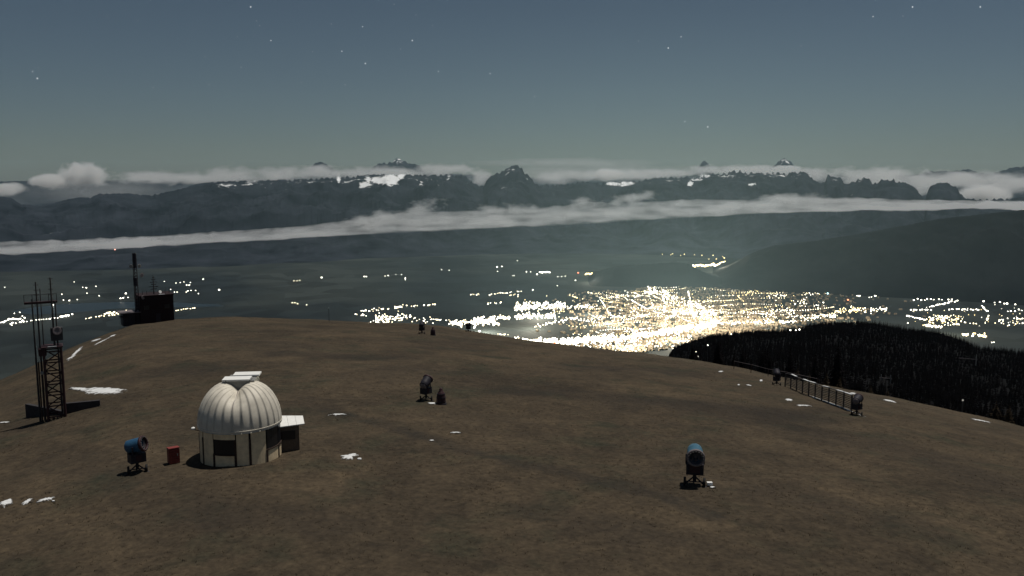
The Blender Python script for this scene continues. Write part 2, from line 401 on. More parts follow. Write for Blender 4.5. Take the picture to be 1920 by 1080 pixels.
tag(rng, 'dark rocky mountain range with snow gullies beyond the valley')
FAR = table([(-600,345),(500,335),(570,330),(588,307),(598,302),(606,303),(614,308),(640,326),(690,318),(706,307),(716,304),(728,303),(738,299),(745,295),(752,297),(758,300),(768,305),(786,308),(800,322),
    (1000,332),(1200,330),(1300,328),(1311,309),(1317,303),(1321,300),(1326,304),(1332,311),(1340,328),(1440,318),(1456,305),(1463,299),(1470,296),(1476,299),(1484,303),(1494,316),(1600,330),(1715,326),(1742,320),(1790,319),(1815,316),(1840,323),(1868,322),(1895,313),(1920,311),(2000,308),(2200,320),(2600,330)])
far = range_mesh('far_mountain_range', FAR, lambda t: 46000.0, lambda t: 40000.0, M['rock'], R(-46), R(46), 1600, 0.0024, back=8000, nf=16, snow=True, seed=9.0, power=1.0)
tag(far, 'highest far peaks showing above the cloud layer')
EAST = table([(1270,536),(1300,528),(1335,514),(1360,503),(1372,497),(1388,487),(1405,476),(1425,468),(1450,460),(1520,452),(1600,440),(1680,425),(1760,410),(1850,400),(1920,393),(2050,380),(2300,360),(2700,350)])
hill = range_mesh('hill', EAST, lambda t: 13200.0, lambda t: 11300.0, M['forest_hill'], R(10.8), R(48), 520, 0.0006, back=2500, nf=34, seed=5.0, power=0.9, amp=.55)
tag(hill, 'dark wooded hillside rising behind the right of the town')
KNOLL = table([(1085,534),(1108,519),(1118,511),(1130,505),(1150,500),(1200,496),(1240,493),(1270,492),(1290,494),(1303,501),(1318,509),(1345,518),(1380,532)])
kn = range_mesh('wooded_knoll', KNOLL, lambda t: 12350.0, lambda t: 11450.0, M['forest_hill'], ang(1085,530)[0], ang(1380,530)[0], 160, 0.0005, back=900, nf=16, seed=11.0, power=0.8)
tag(kn, 'low wooded knoll beyond the town centre', kind='structure')

# ---- lake in the valley on the left
M['water'] = mat('lake_water', (0.012, 0.020, 0.024), 0.35, 0.1, 0.002, coord='Object', spec=0.2)
def flat_shape(name, pts, z, m):
    me = bpy.data.meshes.new(name); vs = []
    for x, y in pts:
        t, d = ang(x, y); r = (CAM_Z - z) / d; vs.append((math.sin(t) * r, math.cos(t) * r, z))
    me.from_pydata(vs, [], [tuple(range(len(vs)))]); me.materials.append(m); me.update()
    if me.polygons[0].normal.z < 0: me.flip_normals()
    return link(name, me)
lake = flat_shape('lake', [(20,584),(60,577),(110,571),(160,568),(230,566),(330,567),(410,571),(420,574),(360,576),(280,577),(210,579),(150,585),(110,588),(60,590)], FLOOR_Z + 0.6, M['water'])
tag(lake, 'dim lake in the valley behind the antenna tower', kind='structure')
# ================================================================== AIR, FOG AND CLOUD
def volume_material(name, density, col=(1, 1, 1), g=0.2, noise=None):
    m = bpy.data.materials.new(name); m.use_nodes = True; n = m.node_tree; n.nodes.clear()
    o = n.nodes.new('ShaderNodeOutputMaterial'); p = n.nodes.new('ShaderNodeVolumePrincipled')
    p.inputs['Color'].default_value = (*col, 1); p.inputs['Density'].default_value = density; p.inputs['Anisotropy'].default_value = g
    n.links.new(p.outputs[0], o.inputs['Volume'])
    if noise:
        # density = clamp(1 - |p|^2 * k + amp * noise) : a soft-edged billow; p in the cloud's own unit space, noise in world space
        sc, amp, hard, stretch = noise
        tc = n.nodes.new('ShaderNodeTexCoord'); g_ = n.nodes.new('ShaderNodeNewGeometry'); oi = n.nodes.new('ShaderNodeObjectInfo')
        L = n.nodes.new('ShaderNodeVectorMath'); L.operation = 'LENGTH'; n.links.new(tc.outputs['Object'], L.inputs[0])
        mp = n.nodes.new('ShaderNodeMapping'); mp.inputs['Scale'].default_value = (sc, sc, sc * stretch); n.links.new(g_.outputs['Position'], mp.inputs['Vector'])
        nz = n.nodes.new('ShaderNodeTexNoise'); nz.inputs['Scale'].default_value = 1.0; nz.inputs['Detail'].default_value = 5; nz.inputs['Roughness'].default_value = 0.62
        n.links.new(mp.outputs[0], nz.inputs['Vector'])
        a = n.nodes.new('ShaderNodeMath'); a.operation = 'MULTIPLY_ADD'; a.inputs[1].default_value = amp; a.inputs[2].default_value = 0.62 - amp * 0.5
        n.links.new(nz.outputs['Fac'], a.inputs[0])
        s = n.nodes.new('ShaderNodeMath'); s.operation = 'SUBTRACT'; n.links.new(a.outputs[0], s.inputs[0]); n.links.new(L.outputs['Value'], s.inputs[1])
        k = n.nodes.new('ShaderNodeMath'); k.operation = 'MULTIPLY'; k.inputs[1].default_value = hard; k.use_clamp = True; n.links.new(s.outputs[0], k.inputs[0])
        dd = n.nodes.new('ShaderNodeMath'); dd.operation = 'MULTIPLY'; dd.inputs[1].default_value = density; n.links.new(k.outputs[0], dd.inputs[0])
        n.links.new(dd.outputs[0], p.inputs['Density'])
    return m
def unit_hull():
    bm = bmesh.new(); bmesh.ops.create_icosphere(bm, subdivisions=2, radius=1.06); me = bpy.data.meshes.new('cloud'); bm.to_mesh(me); bm.free(); return me
def cloud(name, label, cx, cy_, w, h, r, depth, m, group=None, tilt=0.0):
    """a cloud at the photograph's place cx, cy_ with half extents w, h (pixels) at distance r; depth = half depth in metres"""
    me = HULL[m.name]; o = link(name, me); p = at(cx, cy_, r); t = math.atan2(p.x, p.y)
    o.location = p; o.scale = (w / FOC * r, depth, h / FOC * r); o.rotation_euler = (0, tilt, -t)
    tag(o, label, 'cloud', group); return o
HULL = {}
M['cumulus'] = volume_material('cumulus', 0.0050, (1, 1, 1), 0.25, (1 / 560.0, 1.5, 4.2, 1.3))
M['cloud'] = volume_material('cloud_layer', 0.0019, (1, 1, 1), 0.25, (1 / 640.0, 2.0, 2.2, 2.0))
M['veil'] = volume_material('cloud_veil', 0.00036, (1, 1, 1), 0.25, (1 / 2600.0, 1.2, 1.2, 4.0))
M['wisp'] = volume_material('wisp', 0.0026, (1, 1, 1), 0.25, (1 / 330.0, 2.2, 2.0, 2.0))
for k in ('cumulus', 'cloud', 'veil', 'wisp'):
    M[k].cycles.volume_step_rate = 0.6
    me = unit_hull(); me.materials.append(M[k]); HULL[M[k].name] = me
C_ = M['cumulus']; L_ = M['cloud']; V_ = M['veil']; W_ = M['wisp']
for nm, lb, x, y, w, h, r, d, m, *tl in [
    ('cumulus_cloud', 'large rounded cumulus cloud at the far left above the mountains', 156, 329, 46, 27, 29000, 1500, C_),
    ('cumulus_cloud', 'low lumpy cloud shoulder left of the large cumulus', 92, 341, 44, 17, 29000, 1300, C_),
    ('cumulus_cloud', 'small cloud cut by the left edge of the picture', 8, 355, 40, 14, 28000, 1200, C_),
    ('cloud_veil', 'thin pale veil over the saddle of the left mountains', 190, 362, 260, 34, 31000, 3000, V_),
    ('cloud', 'faint ragged cloud right of the large cumulus', 285, 331, 66, 13, 31000, 1500, L_),
    ('cloud', 'flat pale cloud above the rising left ridge', 432, 327, 70, 18, 30000, 1400, L_),
    ('cloud', 'cloud puff left of the small lone rock tip', 520, 325, 60, 19, 30000, 1400, L_),
    ('cloud', 'cloud puff below the small lone rock tip', 603, 322, 62, 15, 30500, 1500, L_),
    ('cloud', 'cloud bank in front of the highest far peak', 730, 322, 90, 13, 30500, 1600, L_),
    ('cloud', 'pale cloud right of the highest far peak', 830, 318, 80, 13, 30500, 1500, L_),
    ('cloud_veil', 'thin level cloud streak above the steep central peak', 1040, 305, 300, 12, 38000, 3500, V_),
    ('cloud_veil', 'broad thin veil behind the central skyline', 1090, 326, 330, 30, 37000, 4000, V_),
    ('cloud', 'small cloud round the foot of the tiny far rock tip', 1320, 318, 46, 11, 40000, 1400, L_),
    ('cloud_veil', 'thin pale veil behind the left central skyline', 560, 330, 330, 22, 37000, 3500, V_),
    ('cloud', 'long soft cloud bank behind the left ridge', 360, 334, 190, 13, 34000, 1800, L_),
    ('cloud', 'long soft cloud bank low behind the snow slopes', 700, 326, 230, 11, 34000, 1800, L_),
    ('cloud', 'long soft cloud bank behind the saddle right of the central peak', 1150, 328, 190, 13, 34000, 1800, L_),
    ('cloud', 'long soft cloud bank behind the flat right ridge', 1430, 322, 190, 12, 34000, 1800, L_),
    ('cloud', 'long soft cloud bank at the far right horizon', 1760, 342, 190, 16, 34000, 1800, L_),
    ('cloud', 'cloud in the notch left of the steep central peak', 902, 333, 32, 20, 30000, 1200, L_),
    ('cloud', 'bright cloud spilling right of the steep central peak', 1035, 333, 48, 18, 30000, 1200, L_),
    ('cumulus_cloud', 'rounded cloud on the saddle right of the central peak', 1142, 329, 42, 16, 30000, 1200, C_),
    ('cloud', 'long pale cloud resting on the middle ridge', 1240, 325, 100, 10, 30000, 1500, L_),
    ('cloud', 'cloud lying along the top of the flat right ridge', 1400, 317, 95, 10, 30500, 1500, L_),
    ('cumulus_cloud', 'cloud wrapped round the sharp right far peak', 1474, 317, 34, 9, 40000, 1500, C_),
    ('cloud', 'cloud in the cleft left of the jagged rock teeth', 1531, 331, 32, 18, 30000, 1200, L_),
    ('cloud', 'pale cloud behind the jagged rock teeth', 1640, 331, 120, 20, 31000, 1800, L_),
    ('cloud', 'cloud left of the lone jagged block on the right', 1728, 350, 24, 22, 30000, 1200, L_),
    ('cumulus_cloud', 'bright low cloud right of the lone jagged block', 1845, 362, 64, 20, 27500, 1500, C_),
    ('cloud', 'grey cloud band above the right lowland', 1800, 334, 110, 16, 31000, 2000, L_),
    ('cloud', 'lumpy cloud at the right edge of the picture', 1905, 345, 60, 22, 29000, 1800, L_),
    ]:
    cloud(nm, lb, x, y, w * 1.15, h * 1.2, r, d, m)
for lb, x, y, w, h, r, tl in [
    ('curled cloud wisp rising from the fog bank below the snow slopes', 790, 392, 46, 18, 18800, -0.25),
    ('low wisp on the fog bank at the foot of the dark slope', 700, 408, 70, 14, 18600, -0.12),
    ('thin tongue of cloud below the middle ridge', 1180, 372, 66, 13, 19800, -0.15),
    ('small wisp above the fog bank left of the thin tongue', 1092, 378, 34, 12, 19700, 0.0),
    ('soft hump of fog below the flat right ridge', 1480, 372, 80, 12, 20300, 0.0),
    ('wisp lifting off the fog bank below the central peak', 950, 394, 90, 13, 19300, 0.0)]:
    cloud('cloud_wisp', lb, x, y, w * 1.2, h * 1.25, r, 600, W_, None, tl)

# fog bank lying against the foot of the range
def fog_material():
    m = bpy.data.materials.new('fog_bank'); m.use_nodes = True; n = m.node_tree; n.nodes.clear()
    o = n.nodes.new('ShaderNodeOutputMaterial'); p = n.nodes.new('ShaderNodeVolumePrincipled'); p.inputs['Anisotropy'].default_value = 0.25; p.inputs['Color'].default_value = (1, 1, 1, 1)
    g_ = n.nodes.new('ShaderNodeNewGeometry'); mp = n.nodes.new('ShaderNodeMapping'); mp.inputs['Scale'].default_value = (1 / 800.0, 1 / 800.0, 1 / 160.0); n.links.new(g_.outputs['Position'], mp.inputs['Vector'])
    nz = n.nodes.new('ShaderNodeTexNoise'); nz.inputs['Scale'].default_value = 1; nz.inputs['Detail'].default_value = 4; n.links.new(mp.outputs[0], nz.inputs['Vector'])
    mr = n.nodes.new('ShaderNodeMapRange'); mr.inputs['From Min'].default_value = 0.36; mr.inputs['From Max'].default_value = 0.72
    mr.inputs['To Min'].default_value = 0.0008; mr.inputs['To Max'].default_value = 0.0044; n.links.new(nz.outputs['Fac'], mr.inputs['Value'])
    n.links.new(mr.outputs[0], p.inputs['Density']); n.links.new(p.outputs[0], o.inputs['Volume']); return m
M['fog'] = fog_material(); M['fog'].cycles.volume_step_rate = 0.03
def fog_bank():
    ts = frange(R(-42), R(42), 260); nv = 14; top, v, f = [], [], []
    for t in ts:
        r1, r2 = fog_edges(t)
        dl = lerp(LOW, t) + 0.0006 * mn.noise(Vector((t * 60, 0, 4))); du = lerp(UPP, t) + 0.0016 * mn.noise(Vector((t * 90, 4, 0))) + 0.0008 * mn.noise(Vector((t * 260, 4, 9)))
        for side in (0, 1):
            for j in range(nv + 1):
                u = j / nv; r = r1 + (r2 - r1) * u; d = dl + (du - dl) * u ** 0.85
                z = CAM_Z - d * r; th = (95 * math.sin(math.pi * min(1, (u * 0.93 + 0.03))) ** 0.6) * (1 + 0.5 * fbm(t * 40, u * 2.0, 7, 3)) + 4
                if side: z -= th * (1.0 if u > 0.1 else 0.6)
                else: z += 0.25 * th * (u > 0.02) * (0.4 + fbm(t * 70, u * 3, 1, 3))
                v.append((math.sin(t) * r, math.cos(t) * r, z))
    n = nv + 1; W = 2 * n
    for i in range(len(ts) - 1):
        a, b = i * W, (i + 1) * W
        for j in range(nv):
            f.append((a + j, b + j, b + j + 1, a + j + 1)); f.append((a + n + j + 1, b + n + j + 1, b + n + j, a + n + j))
        f.append((a, a + n, b + n, b)); f.append((a + nv, b + nv, b + n + nv, a + n + nv))
    f.append(tuple(range(n)) + tuple(n + j for j in reversed(range(n)))); e = (len(ts) - 1) * W
    f.append(tuple(e + n + j for j in range(n)) + tuple(e + j for j in reversed(range(n))))
    me = bpy.data.meshes.new('fog_bank'); me.from_pydata(v, [], f); me.materials.append(M['fog']); me.update()
    bm = bmesh.new(); bm.from_mesh(me); bmesh.ops.recalc_face_normals(bm, faces=bm.faces); bm.to_mesh(me); bm.free()
    return tag(link('fog_bank', me), 'long pale fog bank lying across the foot of the mountains', 'fog', kind='stuff')
fog_bank()
M['haze'] = volume_material('haze', 3.8e-6, (0.55, 0.82, 1.0), 0.1)
M['haze'].cycles.volume_sampling = 'EQUIANGULAR'
hb = MB().box((0, 0, (FLOOR_Z - 30 + 1500) / 2), (150000, 150000, 1500 - FLOOR_Z + 30)).build('haze', M['haze'])
tag(hb, 'thin bluish night haze filling the valley', kind='stuff')
# ================================================================== LIGHTS OF THE VALLEY
def on_floor(x, y, h=0.0):
    t, d = ang(x, y); r = (CAM_Z - FLOOR_Z - h) / d
    return Vector((math.sin(t) * r, math.cos(t) * r, FLOOR_Z))
K = 1.7; GLOW = 1.15e8
M['lamp_warm'] = emis('lamp_warm', (1.0, 0.86, 0.56), 4.5 * K)
M['lamp_white'] = emis('lamp_white', (1.0, 0.95, 0.80), 5 * K)
M['lamp_yellow'] = emis('lamp_yellow', (1.0, 0.78, 0.36), 4 * K)
M['lamp_red'] = emis('lamp_red', (1.0, 0.22, 0.10), 3.5 * K)
M['lamp_cool'] = emis('lamp_cool', (0.62, 0.95, 1.0), 4 * K)
M['steel_dark'] = mat('dark_steel', (0.05, 0.05, 0.055), 0.6, 0.2, 2.0, metal=0.4)
def lamp_mesh(rad, m):
    b = MB(); b.m = 1; b.tube((0, 0, 0), (0, 0, 12), 0.35, 0.25, 6); b.m = 0
    b.lathe([(0.05, 12 - rad * 0.2), (rad * 0.75, 12), (rad, 12 + rad * 0.5), (rad * 0.75, 12 + rad), (0.05, 12 + rad * 1.2)], 8)
    return b.mesh('street_lamp', [m, M['steel_dark']])
LM = {}
def lamp(x, y, size, kind, label, group):
    s = round(size * 2) / 2; key = (s, kind)
    if key not in LM: LM[key] = lamp_mesh(s * 5.2, M['lamp_' + kind])
    o = link('street_lamp', LM[key]); p = on_floor(x, y, 12); o.location = p
    tag(o, label, 'street lamp', group)
rl = random.Random(11)
G_L = 'street lamps scattered over the dark plain behind the dark red hut'
LBL_L = 'small street lamp scattered on the dark plain near the dark red hut'
for x, y, s in [(9,539,1.2),(139,529,1),(162,540,1.4),(155,539,1),(180,537,1.2),(163,550,1),(186,555,.8),(116,552,1),(100,564,1),(119,563,1.2),(130,564,1.5),(145,562,1),(100,572,1),(37,586,1.2),(27,588,1),(42,593,1),(22,610,1.2),
        (226,560,1.5),(236,551,1.8),(231,559,1.5),(240,558,1),(308,528,1),(330,531,.8),(338,530,1),(345,529,1),(350,535,1.6),(355,535,1.4),(357,530,1),(320,543,1.2),(327,548,1),(332,548,1),(349,548,1),(352,546,1.3),(358,545,1),(367,545,1),(372,551,1)]:
    lamp(x, y, s, 'white', LBL_L, G_L)
for x, y, s, lb in [(381,524,1.4,'single street lamp above the row right of the dark red hut'),(411,544,1.8,'lone bright street lamp on the dark plain right of the dark red hut'),
        (603,521,1.9,'lone bright street lamp below the fog, left of the middle'),(899,622,2.2,'bright round street lamp just above the meadow crest'),
        (999,544,1.6,'lone street lamp above the bright west end of the town'),(1045,536,1,'faint street lamp left of the wooded knoll'),
        (970,489,1.2,'topmost lone street lamp below the fog bank in the middle'),(1185,473,1.4,'lone street lamp high above the wooded knoll')]:
    lamp(x, y, s, 'white', lb, None)
lamp(1552, 551, 2.2, 'cool', 'bluish white street lamp at the right end of the town', None)
lamp(1590, 563, 1.8, 'red', 'red lamp in the dark gap right of the town', None)
lamp(1040, 643, 2.6, 'red', 'orange red lamp at the lower left edge of the town', None)
lamp(1084, 512, 1.8, 'red', 'reddish lamp left of the bright yellow road light', None)
for x, y in [(551,527),(557,527),(562,526)]: lamp(x, y, 1.2, 'warm', 'street lamp in a tight group of three below the fog bank', 'three lamps close together on the plain')
for x, y in [(548,568),(553,568),(558,570),(575,572)]: lamp(x, y, 1.2, 'warm', 'street lamp of the small hamlet behind the meadow crest', 'hamlet lamps behind the crest')
for x, y, s in [(683,519,1.5),(687,519,1.5),(722,518,1),(728,517,1.6),(742,515,1.2),(753,515,1),(760,522,1.6),(760,525,1),(828,506,1),(842,507,1)]:
    lamp(x, y, s, 'white', 'street lamp in the loose row on the plain left of the middle', 'loose row of lamps on the plain')
for x, y, s in [(932,501,2),(941,500,1.6),(933,509,1),(961,517,1),(964,517,1),(987,510,1.3),(995,510,1),(1007,515,1.8),(1053,519,1.2),(1060,518,1),(1079,526,1.6),(1046,519,1)]:
    lamp(x, y, s, 'white', 'street lamp of the far village left of the wooded knoll', 'lamps of the far village left of the knoll')
for i in range(9): lamp(1012 + i * 2.3, 511 + rl.uniform(-1.2, 1.2), 2, 'white', 'lamp in the bright patch of the far village', 'bright patch of the far village')
for i in range(12): lamp(1098 + i * 2.0, 514.5 - i * 0.12 + rl.uniform(-1.2, 1.2), 2.2, 'yellow', 'yellow road lamp in the bright bar beside the knoll', 'bright yellow bar of road lamps by the knoll')
for i in range(26): lamp(1300 + i * 2.7, 501 - i * 0.3 + rl.uniform(-2.5, 2.5), 4 if i > 12 else 3, 'yellow' if i % 3 else 'white', 'lamp of the dazzling strip between knoll and hillside', 'dazzling strip of lamps between knoll and hillside')
for x, y, s in [(1242,477,1),(1258,478,1),(1261,476,1.6),(1276,479,1),(1283,477,1.4),(1287,476,1),(1302,478,1),(1316,479,1.6),(1337,479,1.6),(1329,486,1),(1343,486,1.5),(1358,484,1.8),(1355,481,1),(1376,477,1.4),(1248,494,1),(1256,495,1)]:
    lamp(x, y, s, 'yellow', 'scattered yellow lamp of the far village behind the wooded knoll', 'lamps behind the knoll')
def row(x0, y0, x1, y1, n, sp, s, kind, label, group):
    group = label.replace('lamp ', 'lamps ', 1)
    for i in range(n):
        u = (i + rl.uniform(-0.35, 0.35)) / max(1, n - 1)
        lamp(x0 + (x1 - x0) * u, y0 + (y1 - y0) * u + rl.uniform(-sp, sp), s * rl.choice((0.75, 1, 1, 1.3)), kind, label, group)
row(0, 603, 45, 599, 14, 2.5, 1.6, 'white', 'lamp in the brightest knot of the shore road at the left edge', ''); row(20, 607, 130, 593, 22, 1.0, 1.2, 'white', 'lamp in the string of shore road lights behind the antenna tower', ''); row(112, 594, 134, 591, 6, 1.2, 1.5, 'white', 'lamp in the short bright bar right behind the antenna tower', '')
row(160, 597, 240, 587, 14, 1.2, 1.2, 'warm', 'lamp in the loose warm row left of the dark red hut', ''); row(197, 589, 242, 584, 16, 2.0, 1.7, 'warm', 'lamp in the dense warm knot just left of the dark red hut', ''); row(325, 583, 366, 577, 10, 1.0, 1.2, 'warm', 'lamp in the short row just right of the dark red hut', '')
for a, l in [((1607,555,1612,555,3,1,1.5),'lamp in the small left group of the far right streets'),((1631,557,1651,553,6,1,1.5),'lamp in the short rising row of the far right streets'),((1655,552,1663,551,3,.8,1.6),'lamp in the tight trio above the dark gap on the right'),((1680,554,1702,556,9,2.2,1.7),'lamp in the dense clump at the upper left of the far right streets'),((1719,553,1729,557,5,1,1.5),'lamp in the small clump right of the dense upper clump'),
          ((1714,562,1791,561,13,1.5,1.3),'lamp in the long level row of the far right streets'),((1777,550,1824,544,11,1.2,1.3),'lamp in the topmost row of the far right streets'),((1828,549,1870,546,8,1.2,1.2),'lamp at the right end of the topmost far right row'),((1743,577,1837,553,26,1.4,1.5),'lamp in the long diagonal street climbing to the right'),((1839,565,1920,571,17,1.6,1.4),'lamp in the row running to the right picture edge'),
          ((1708,581,1745,581,8,1.2,1.3),'lamp in the left half of the lower level row far right'),((1778,581,1835,581,12,1.2,1.3),'lamp in the right half of the lower level row far right'),((1841,574,1852,585,7,1.2,1.6),'lamp in the short steep street near the right edge'),((1889,585,1925,580,6,2,1.4),'lamp in the sparse group at the right picture edge'),((1700,592,1732,600,12,1.0,1.5),'lamp in the descending street beside the dark spur')]:
    row(*a, 'white', l, '')

# ---- the town itself: far too many lamps to count
def blob_lights(name, items, label):
    """items: (x, y, radius m, material index)"""
    b = MB()
    for x, y, rad, k in items:
        p = on_floor(x, y, 9); b.m = k; i = len(b.v); z = 9.0
        for q in ((rad, 0, 0), (0, rad, 0), (-rad, 0, 0), (0, -rad, 0), (0, 0, rad), (0, 0, -rad * .8)): b.v.append((p.x + q[0], p.y + q[1], p.z + z + q[2]))
        for a in range(4):
            b.f.append((i + a, i + (a + 1) % 4, i + 4)); b.f.append((i + (a + 1) % 4, i + a, i + 5)); b.mi += [k, k]
    o = b.build(name, [M['lamp_warm'], M['lamp_white'], M['lamp_yellow']])
    return tag(o, label, 'lights', kind='stuff')
TOP = [(930,570),(1000,556),(1060,550),(1120,546),(1180,545),(1240,535),(1300,538),(1350,542),(1400,543),(1480,547),(1560,551)]
BOT = [(930,606),(960,632),(1040,645),(1150,652),(1250,640),(1330,618),(1400,610),(1500,606),(1560,592)]
def yl(tab, x):
    for a, b in zip(tab, tab[1:]):
        if a[0] <= x <= b[0]: return a[1] + (b[1] - a[1]) * (x - a[0]) / (b[0] - a[0])
    return tab[0][1] if x < tab[0][0] else tab[-1][1]
rt = random.Random(5); items = []
def inside(x, y): return 960 < x < 1565 and rt.random() < .12 + .88 * smooth(985, 1150, x) and yl(TOP, x) < y < yl(BOT, x)
c0 = on_floor(1270, 590); rt.seed(15)
for s_ in range(230):                                    # streets: lamps at even steps along short lines in a few town directions
    x = rt.gauss(1265, 135); y = rt.uniform(536, 652)
    if not inside(x, y): continue
    p = on_floor(x, y); a_ = rt.choice((0.15, 0.2, 1.75, 1.7, 0.9, 2.5)) + rt.gauss(0, .12); n_ = rt.randint(6, 22); st = rt.uniform(24, 44); k_ = rt.choice((0, 0, 1, 2)); r_ = rt.choice((2.6, 3.4, 3.4, 4.4))
    bend = rt.gauss(0, .03); q = Vector((p.x, p.y))
    for j in range(n_):
        a_ += bend; q = q + Vector((math.cos(a_), math.sin(a_))) * st; t_ = math.atan2(q.x, q.y); d_ = (CAM_Z - FLOOR_Z) / q.length
        # back to picture coordinates on the plain
        fy = q.y * CP + d_ * q.length * SP; X = 960 + FOC * q.x / fy; Y = 540 - FOC * (q.y * SP - d_ * q.length * CP) / fy
        if inside(X, Y): items.append((X, Y, 1.2 * r_ * rt.uniform(.8, 1.25), k_))
while len(items) < 2600:
    x = rt.gauss(1260, 140); y = rt.uniform(535, 652)
    if not inside(x, y): continue
    p = mn.noise(Vector((x / 30, y / 8, 0))) + 0.6 * mn.noise(Vector((x / 10, y / 3.5, 7)))
    if rt.random() > 0.15 + 1.5 * p: continue
    items.append((x, y, rt.choice((2.2, 3, 3, 4, 5)), rt.choice((0, 0, 1, 2, 2))))
def strip(x0, y0, x1, y1, n, sp, rad, ks=(0, 1)):
    for i in range(n):
        u = rt.random(); items.append((x0 + (x1 - x0) * u, y0 + (y1 - y0) * u + rt.gauss(0, sp), 1.12 * rad * rt.uniform(0.7, 1.3), rt.choice(ks)))
for a in [(1000,642,1180,634,320,3.2,9.5),(1180,634,1345,606,360,3.2,9.5),(1345,606,1500,603,130,1.4,5),(1060,646,1200,648,60,2,5),(965,634,1045,645,60,1.2,5),(1215,543,1340,584,130,4,7),(1262,583,1345,590,110,4,7),(1290,545,1302,600,50,1.6,6),
          (965,576,1057,572,150,4,7),(975,568,1060,570,40,2,5),(888,603,935,600,110,4.0,8),(842,606,890,604,60,3,6),(848,604,868,611,30,1.5,5),(935,595,957,595,26,1.6,6),(965,594,1041,592,100,2.6,7),(1000,612,1084,595,46,1.4,5),(1050,577,1120,573,60,2,5),(1100,600,1250,585,60,2,5),
          (1120,560,1250,545,70,2,4.5),(1400,588,1490,583,70,4,5),(1480,595,1570,590,50,2.5,4.5),(1563,584,1622,580,60,3.0,5,(2,0)),(1618,582,1664,580,40,2.0,5),(1500,596,1570,592,40,1.5,4.5),
          (704,597,760,594,70,4.0,5),(700,601,740,600,22,3.5,5),(760,596,812,601,28,3,4.5),(690,605,730,604,12,1,4.5),(663,589,687,592,9,1.2,5),(677,583,735,579,26,1.2,4.5),(740,577,765,574,16,1.5,5),(792,573,819,570,14,.6,4.5),(765,575,792,573,6,.6,3.5),(813,599,846,601,13,.5,4),
          (882,553,900,553,8,.8,4.5),(916,553,949,548,15,.8,4.5),(949,549,977,556,10,1.5,4.5),(958,547,978,546,6,.5,3.5),(914,570,944,567,8,1,5),(928,624,954,628,9,1.2,4.5),(1150,655,1300,642,110,4,5),(1180,645,1300,630,90,4,5),(1440,556,1475,553,24,3,4.5),(1500,550,1550,549,26,3,4.5),(1480,566,1545,570,30,4,4.5),
          (1741,600,1806,598,70,5,4.5,(2,0)),(1732,600,1784,592,26,1.6,4.5),(1730,610,1767,613,44,1.3,5),(1769,609,1800,607,16,1.2,4.5),(1804,605,1925,607,20,1.6,4.5),(1850,600,1854,592,8,1,5),(1872,602,1925,596,20,2,4.5),(1804,627,1816,627,12,1.2,5.5),(1822,626,1850,631,30,1.8,5,(2,1)),(1859,642,1864,642,3,.3,3.5),(1698,605,1704,606,3,.6,4)]:
    strip(*a)
for _ in range(90):
    x, y = rt.uniform(1690, 1925), rt.uniform(546, 612)
    if mn.noise(Vector((x / 22, y / 6, 3))) > -.05: items.append((x, y, rt.uniform(2.5, 4.5), rt.choice((0, 1, 2))))
blob_lights('town_lights', items, 'dense mass of warm white lights of the valley town')

# ---- unseen lamps added over the town, standing in for its glow
for i, (x, y, e) in enumerate([(1010,574,1),(910,600,1),(1000,594,.7),(1080,640,1.0),(1180,632,.9),(1270,620,1.0),(1320,604,1.5),(1220,560,1.2),(1290,568,2.0),(1330,584,1.6),(1150,590,1.0),(1240,590,1.2),(1420,586,.8),(1400,604,.7),(1110,570,.7),(1590,583,.5),(1352,494,1.3),(1312,500,.8),(1108,514,.6),(1765,605,.35),(740,597,.35)]):
    p = on_floor(x, y, 120)
    l_ = bpy.data.lights.new('added_town_fill', 'POINT'); l_.energy = min(e, 1.0 if y > 530 else .2) * GLOW * .15; l_.color = (1.0, 0.91, 0.70); l_.shadow_soft_size = 40  # added lamp, stands in for the street lights' spill on the valley floor
    o = link('added_town_fill', l_); o.location = p + Vector((0, 0, 120))
    l_ = bpy.data.lights.new('added_haze_glow', 'SPOT'); l_.energy = e * GLOW; l_.color = (1.0, 0.92, 0.66); l_.shadow_soft_size = 120; l_.spot_size = R(172); l_.spot_blend = .35  # added lamp aimed upwards, only to brighten the haze above the town
    o = link('added_haze_glow', l_); o.location = p + Vector((0, 0, 30)); o.rotation_euler = (R(180), 0, 0)

# ---- roofs of the town between the lamps
M['roof_far'] = mat('town_roofs', (0.20, 0.16, 0.115), 0.9, 0.5, 0.02, coord='Object')
b = MB(); rh = random.Random(3)
for i in range(4200):
    x = rh.gauss(1290, 130); 
    if not (1000 < x < 1900 and rh.random() < .1 + .9 * smooth(1010, 1160, x)): continue
    y0, y1 = yl(TOP, min(x, 1560)), yl(BOT, min(x, 1560)); y = y0 + (y1 + 16 - y0) * rh.random(); p = on_floor(x, y)
    w, d, h = rh.uniform(12, 34), rh.uniform(10, 20), rh.uniform(6, 15); rz = rh.uniform(0, 3.14)
    b.box((p.x, p.y, p.z + h / 2), (w, d, h), rz)
    c, s = math.cos(rz), math.sin(rz)
    def T(a, b_, z): return (p.x + c * a - s * b_, p.y + s * a + c * b_, p.z + z)
    w2, d2 = w / 2 + .6, d / 2 + .6
    b.quad(T(-w2, -d2, h), T(w2, -d2, h), T(w2, 0, h + d * .35), T(-w2, 0, h + d * .35)); b.quad(T(w2, d2, h), T(-w2, d2, h), T(-w2, 0, h + d * .35), T(w2, 0, h + d * .35))
tag(b.build('town_houses', M['roof_far']), 'dark gabled roofs of the town between its lights', 'houses', kind='stuff')

